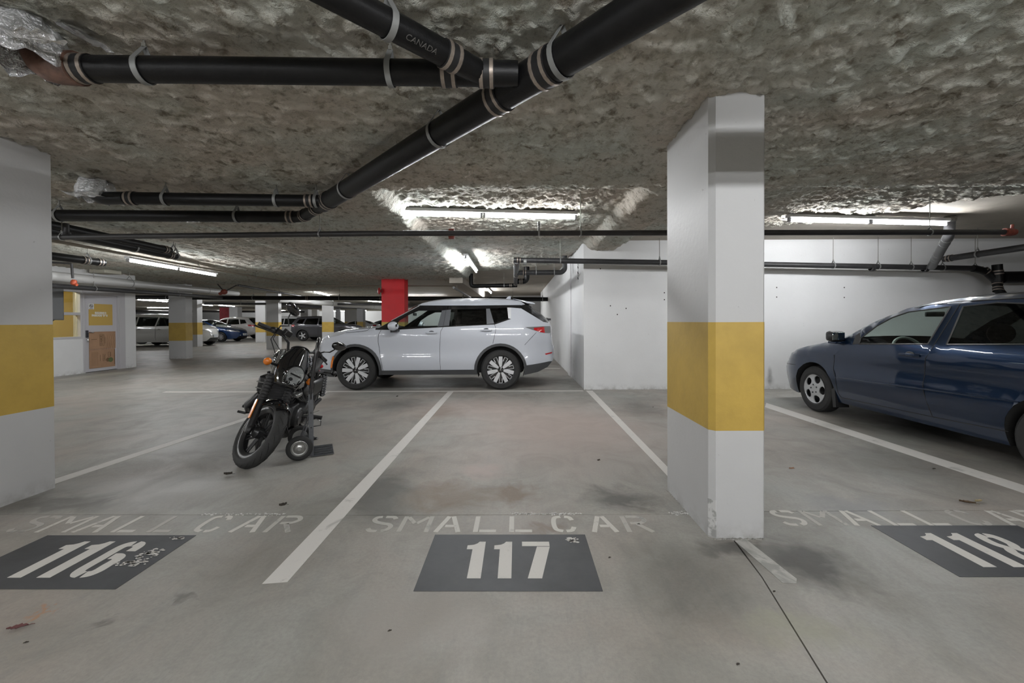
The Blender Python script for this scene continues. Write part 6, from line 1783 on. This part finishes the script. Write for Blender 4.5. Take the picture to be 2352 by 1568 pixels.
# tank, seat, tail
def body_loft(secs, name, m, n=20):
    P = []
    for (x, z, hw, hh, p) in secs:
        row = []
        for k in range(n + 1):
            a = 2 * math.pi * (k % n) / n
            ca, sa = math.cos(a), math.sin(a)
            row.append(V((x, hw * math.copysign(abs(ca) ** p, ca), z + hh * math.copysign(abs(sa) ** p, sa))))
        P.append(row)
    g = Geo().grid(P)
    g.f.append(tuple(range(n)))
    g.f.append(tuple(range((len(secs) - 1) * (n + 1), (len(secs) - 1) * (n + 1) + n)[::-1]))
    return bp_(g, name, m, smooth=60)
tk = body_loft([(.36, .845, .04, .035, .8), (.34, .84, .085, .085, .8), (.28, .825, .150, .125, .8), (.18, .82, .182, .145, .8), (.05, .81, .172, .135, .8), (-.08, .80, .115, .10, .85), (-.18, .78, .075, .06, .9), (-.22, .77, .03, .03, .9)], 'fuel_tank', BBLK)
bp_(Geo().lathe([(.032, 0), (.03, .012), (0, .016)], (.14, 0, .965), (0, 0, 1), 16), 'fuel_cap', CHROME, None, tk)
body_loft([(-.14, .735, .06, .04, .8), (-.20, .725, .11, .055, .8), (-.32, .70, .135, .055, .8), (-.45, .705, .13, .06, .8), (-.55, .735, .11, .05, .8), (-.75, .765, .09, .04, .8), (-.80, .77, .05, .02, .9)], 'seat', BRUB)
g = Geo(); P = []
for k in range(15):
    a = math.radians(55 + 115 * k / 14)
    P.append([RAX + V(((.33 - .04 * abs(t) ** 2.5) * math.cos(a) - .01, .095 * t, (.35 - .04 * abs(t) ** 2.5) * math.sin(a))) for t in np.linspace(-1, 1, 9)])
g.grid(P); bp_(g, 'rear_fender', BBLK, smooth=60)
bp_(Geo().ell((-.98, 0, .66), .03, .05, .03, 12, 8), 'tail_light', RED_LENS)
for sg in (1, -1):
    o = bp_(Geo().tube([(-.80, sg * .08, .62), (-.82, sg * .19, .625)], .010, 8), 'turn_signal', BSAT)
    bp_(Geo().ell((-.82, sg * .22, .628), .034, .034, .034, 14, 10), 'signal_shell', BSAT, None, o)
# side covers, frame, engine
fr_ = Geo()
for sg in (1, -1):
    fr_.tube([(.36, sg * .03, .80), (.42, sg * .10, .52), (.40, sg * .13, .28), (.32, sg * .14, .19), (-.30, sg * .15, .19), (-.42, sg * .15, .35), (-.40, sg * .13, .68)], .016, 8)
    fr_.tube([(.34, sg * .03, .84), (.0, sg * .06, .74), (-.45, sg * .11, .66), (-.85, sg * .09, .62)], .016, 8)
    fr_.tube([(-.36, sg * .16, .30), (-.755, sg * .14, .30)], .022, 8)
fr_.cyl((.31, 0, .93), (.41, 0, .76), .034, n=14)
bp_(fr_, 'frame', BSAT)
for sg in (1, -1):
    ss = [(.025 + .012 * (k % 2), -.14 + .28 * k / 16) for k in range(17)]
    bp_(Geo().lathe(ss, (-.62, sg * .17, .50), (-.35, 0, -.9), 12), 'shock_spring', BGREY, smooth=50)
bp_(Geo().box(.385, .435, -.115, .115, .32, .68), 'radiator', BSAT, bevel=.01)
rg = Geo()
for k in range(14): rg.box(.436, .440, -.105, .105, .34 + k * .024, .346 + k * .024)
bp_(rg, 'radiator_fins', BRUB, kind='stuff')
en = Geo().box(-.26, .26, -.13, .13, .20, .42).cyl((-.05, -.20, .33), (-.05, .21, .33), .135, n=24).cyl((.14, -.17, .30), (.14, .18, .30), .10, n=20)
eo = bp_(en, 'engine', BGREY, bevel=.02)
for sg in (1, -1):
    bp_(Geo().lathe([(.12, 0), (.115, .018), (.06, .028), (0, .03)], (-.05, sg * .205, .33), (0, sg, 0), 24), 'engine_cover', BSAT, None, eo)
    bp_(Geo().lathe([(.07, 0), (.066, .014), (0, .02)], (.16, sg * .175, .30), (0, sg, 0), 18), 'engine_cover', BGREY, None, eo)
for (dx, b0, nm) in ((.42, V((.10, 0, .40)), 'cylinder'), (-.42, V((-.10, 0, .40)), 'cylinder')):
    d_ = V((dx, 0, .9)).normalized()
    cy = Geo()
    for k in range(9):
        cy.cyl(b0 + d_ * (.015 + .022 * k), b0 + d_ * (.024 + .022 * k), .098 if k % 2 == 0 else .088, n=18)
    cy.cyl(b0, b0 + d_ * .21, .080, n=16)
    bp_(cy, nm, BGREY)
    bp_(Geo().box(-.085, .085, -.09, .09, 0, .075).xf(Matrix.Translation(b0 + d_ * .21) @ d_.to_track_quat('Z', 'Y').to_matrix().to_4x4()), 'cylinder_head', BALU, bevel=.02)
bp_(Geo().ell((.0, .15, .56), .11, .05, .08, 18, 10).box(-.06, .10, .11, .17, .60, .66), 'air_cleaner', BGREY)
ga = Geo()
for k in range(4): ga.tube([(.22 + .02 * k, .14, .62 - .03 * k), (.20, .17, .54 - .02 * k), (.10, .18, .46), (.02, .19, .40 + .01 * k)], .009, 6)
bp_(ga, 'hose', BRUB)
bp_(Geo().box(.20, .34, .10, .17, .62, .68).box(.23, .37, .09, .18, .54, .575), 'coil_cover', BALU, bevel=.01)
# exhaust on the bike's right
ex = Geo().tube([(.20, -.10, .58), (.33, -.17, .50), (.34, -.24, .40), (.22, -.27, .33), (-.25, -.26, .28)], .036, 10).tube([(-.12, -.12, .55), (-.10, -.2, .45), (-.16, -.225, .32), (-.28, -.22, .27)], .024, 10)
exo = bp_(ex, 'exhaust', BSAT)
bp_(Geo().tube([(-.24, -.26, .28), (-.30, -.255, .28), (-.95, -.235, .345), (-1.0, -.235, .35)], [.03, .05, .052, .042], 16), 'muffler', BBLK, None, exo)
bp_(Geo().box(-.02, .18, -.265, -.15, .48, .66), 'air_box', BSAT, bevel=.035)
bp_(Geo().box(.0, .182, -.268, -.18, .53, .536).box(.0, .182, -.268, -.18, .59, .596), 'air_box_trim', BALU, smooth=0)
bp_(Geo().box(-.5, -.12, -.19, -.14, .45, .62), 'side_cover', BSAT, bevel=.03)
bp_(Geo().box(-.5, -.12, .14, .19, .45, .62), 'side_cover', BSAT, bevel=.03)
for sg in (1, -1):
    pg = Geo().tube([(.12, sg * .16, .30), (.11, sg * .25, .315)], .013, 8)
    po = bp_(pg, 'foot_peg', BSAT)
    bp_(Geo().box(-.028, .028, -.06, .06, -.012, .014, Matrix.Translation((.10, sg * .305, .318))) if sg < 0 else Geo().cyl((.10, .24, .316), (.10, .375, .318), .020, n=12), 'peg_rubber', BRUB, None, po, bevel=.006 if sg < 0 else 0)
bp_(Geo().tube([(.12, -.25, .29), (.20, -.28, .285), (.24, -.31, .29)], .009, 6).cyl((.24, -.28, .29), (.24, -.35, .295), .012, n=8), 'brake_pedal', BSAT)
bp_(Geo().tube([(.10, .22, .29), (.18, .24, .275), (.23, .25, .28)], .008, 6).cyl((.23, .24, .28), (.23, .31, .285), .011, n=8), 'gear_lever', BALU)
# side stand reaching the floor on the bike's left
Bi = BM.inverted()
p0 = BM @ V((.02, .13, .21)); foot = p0 + lf_ * .20 + hd_ * .06; foot.z = .012
ks = Geo().tube([p0, p0.lerp(foot, .5) + V((0, 0, .01)), foot], [.012, .010, .009], 8).ell(foot, .035, .03, .011, 10, 6)
ks.obj('side_stand', BSAT, bike, w=True)
bp_(Geo().tube([(.30, .0, .20), (.34, 0, .17), (.22, .10, .155), (.0, .12, .16)], [.05, .06, .05, .03], 10), 'engine_guard', BSAT)

# ================================================================== HAND TRUCK
HA = V((-.193, .379, 0)).normalized(); HT = V((HA.y, -HA.x, 0))
hc = (V((-2.018, 3.759, 0)) + V((-2.211, 4.138, 0))) / 2 + HT * .095
ht = thing('hand_truck', 'grey and black two-wheeled hand truck standing behind the motorcycle front wheel', 'hand truck', hc)
HM = Matrix.Translation(hc) @ Matrix(((HT.x, HA.x, 0, 0), (HT.y, HA.y, 0, 0), (0, 0, 1, 0), (0, 0, 0, 1)))   # local x: toe side, y: along the axle
HGREY = mat('hand_truck_grey', (0.115, 0.12, 0.13), 0.5, var=0.25, vscale=12)
HBLK = mat('hand_truck_black', (0.016, 0.016, 0.018), 0.25, coat=0.4)
def hp_(g, name, m, parent=None, **k): return g.xf(HM).obj(name, m, parent or ht, w=True, **k)
for sg in (1, -1):
    r_ = Geo().box(-.018, .024, sg * .15 - .012, sg * .15 + .012, .01, .60)
    hp_(r_, 'side_rail', HGREY, bevel=.004, smooth=0)
    bl = Geo()
    for z in (.10, .28, .42, .55): bl.cyl((.003, sg * .15 - .016, z), (.003, sg * .15 + .016, z), .006, n=6)
    hp_(bl, 'rail_bolt', HBLK, kind='stuff')
hp_(Geo().tube([(.003, -.15, .55), (.004, -.15, .62), (.02, -.15, .76), (.055, -.15, .98), (.070, -.145, 1.06), (.078, -.11, 1.105), (.08, 0, 1.115), (.078, .11, 1.105), (.070, .145, 1.06), (.055, .15, .98), (.02, .15, .76), (.004, .15, .62), (.003, .15, .55)], .015, 10), 'handle_loop', HBLK)
cbz = Geo()
for z in (.16, .40, .58, .78): cbz.box(-.008, .012, -.15, .15, z - .015, z + .015)
hp_(cbz, 'cross_bar', HBLK, bevel=.003, smooth=0)
tp = Geo().box(.0, .20, -.175, .175, .006, .012)
for k in range(4): tp.box(.03, .19, -.13 + k * .078, -.10 + k * .078, .012, .018)
hp_(tp, 'toe_plate', mat('hand_truck_plate', (0.05, 0.053, 0.058), 0.4, var=.3, vscale=15), bevel=.003, smooth=0)
for sg in (1, -1):
    c_ = V((-.095, sg * .212, .113))
    w_o = hp_(Geo().lathe([(.072, -.02), (.090, -.024), (.106, -.018), (.113, -.008), (.113, .008), (.106, .018), (.090, .024), (.072, .02)], c_, (0, 1, 0), 32), 'wheel', RUBBER, smooth=50)
    hp_(Geo().lathe([(.078, 0), (.076, .018), (.068, .020), (.062, .012), (.052, .010), (.045, .020), (.028, .026), (.018, .030), (.016, .036), (0, .037)], c_, (0, sg, 0) if sg < 0 else (0, 1, 0), 32), 'wheel_disc', BALU, w_o, smooth=40)
    hp_(Geo().lathe([(.078, 0), (.076, .018), (.068, .020), (.045, .016), (0, .02)], c_, (0, -sg, 0) if sg < 0 else (0, -1, 0), 32), 'wheel_disc', BALU, w_o, smooth=40)
hp_(Geo().cyl((-.095, -.23, .113), (-.095, .23, .113), .008, n=10), 'axle', STEEL)
for sg in (1, -1): hp_(Geo().tube([(-.095, sg * .17, .113), (-.03, sg * .155, .30), (-.005, sg * .15, .36)], .007, 6).box(-.10, .0, sg * .165 - .004, sg * .165 + .004, .09, .13), 'brace', HGREY)
hp_(Geo().tube([(.024, -.10, .345), (.05, -.10, .345), (.09, -.09, .315), (.085, -.07, .27), (.02, -.06, .265)], .0042, 6), 'wire_bail', HBLK)
hp_(Geo().tube([(-.06, -.12, .40), (.0, -.12, .405), (.075, -.11, .425)], .004, 6), 'strap_hook', STEEL)
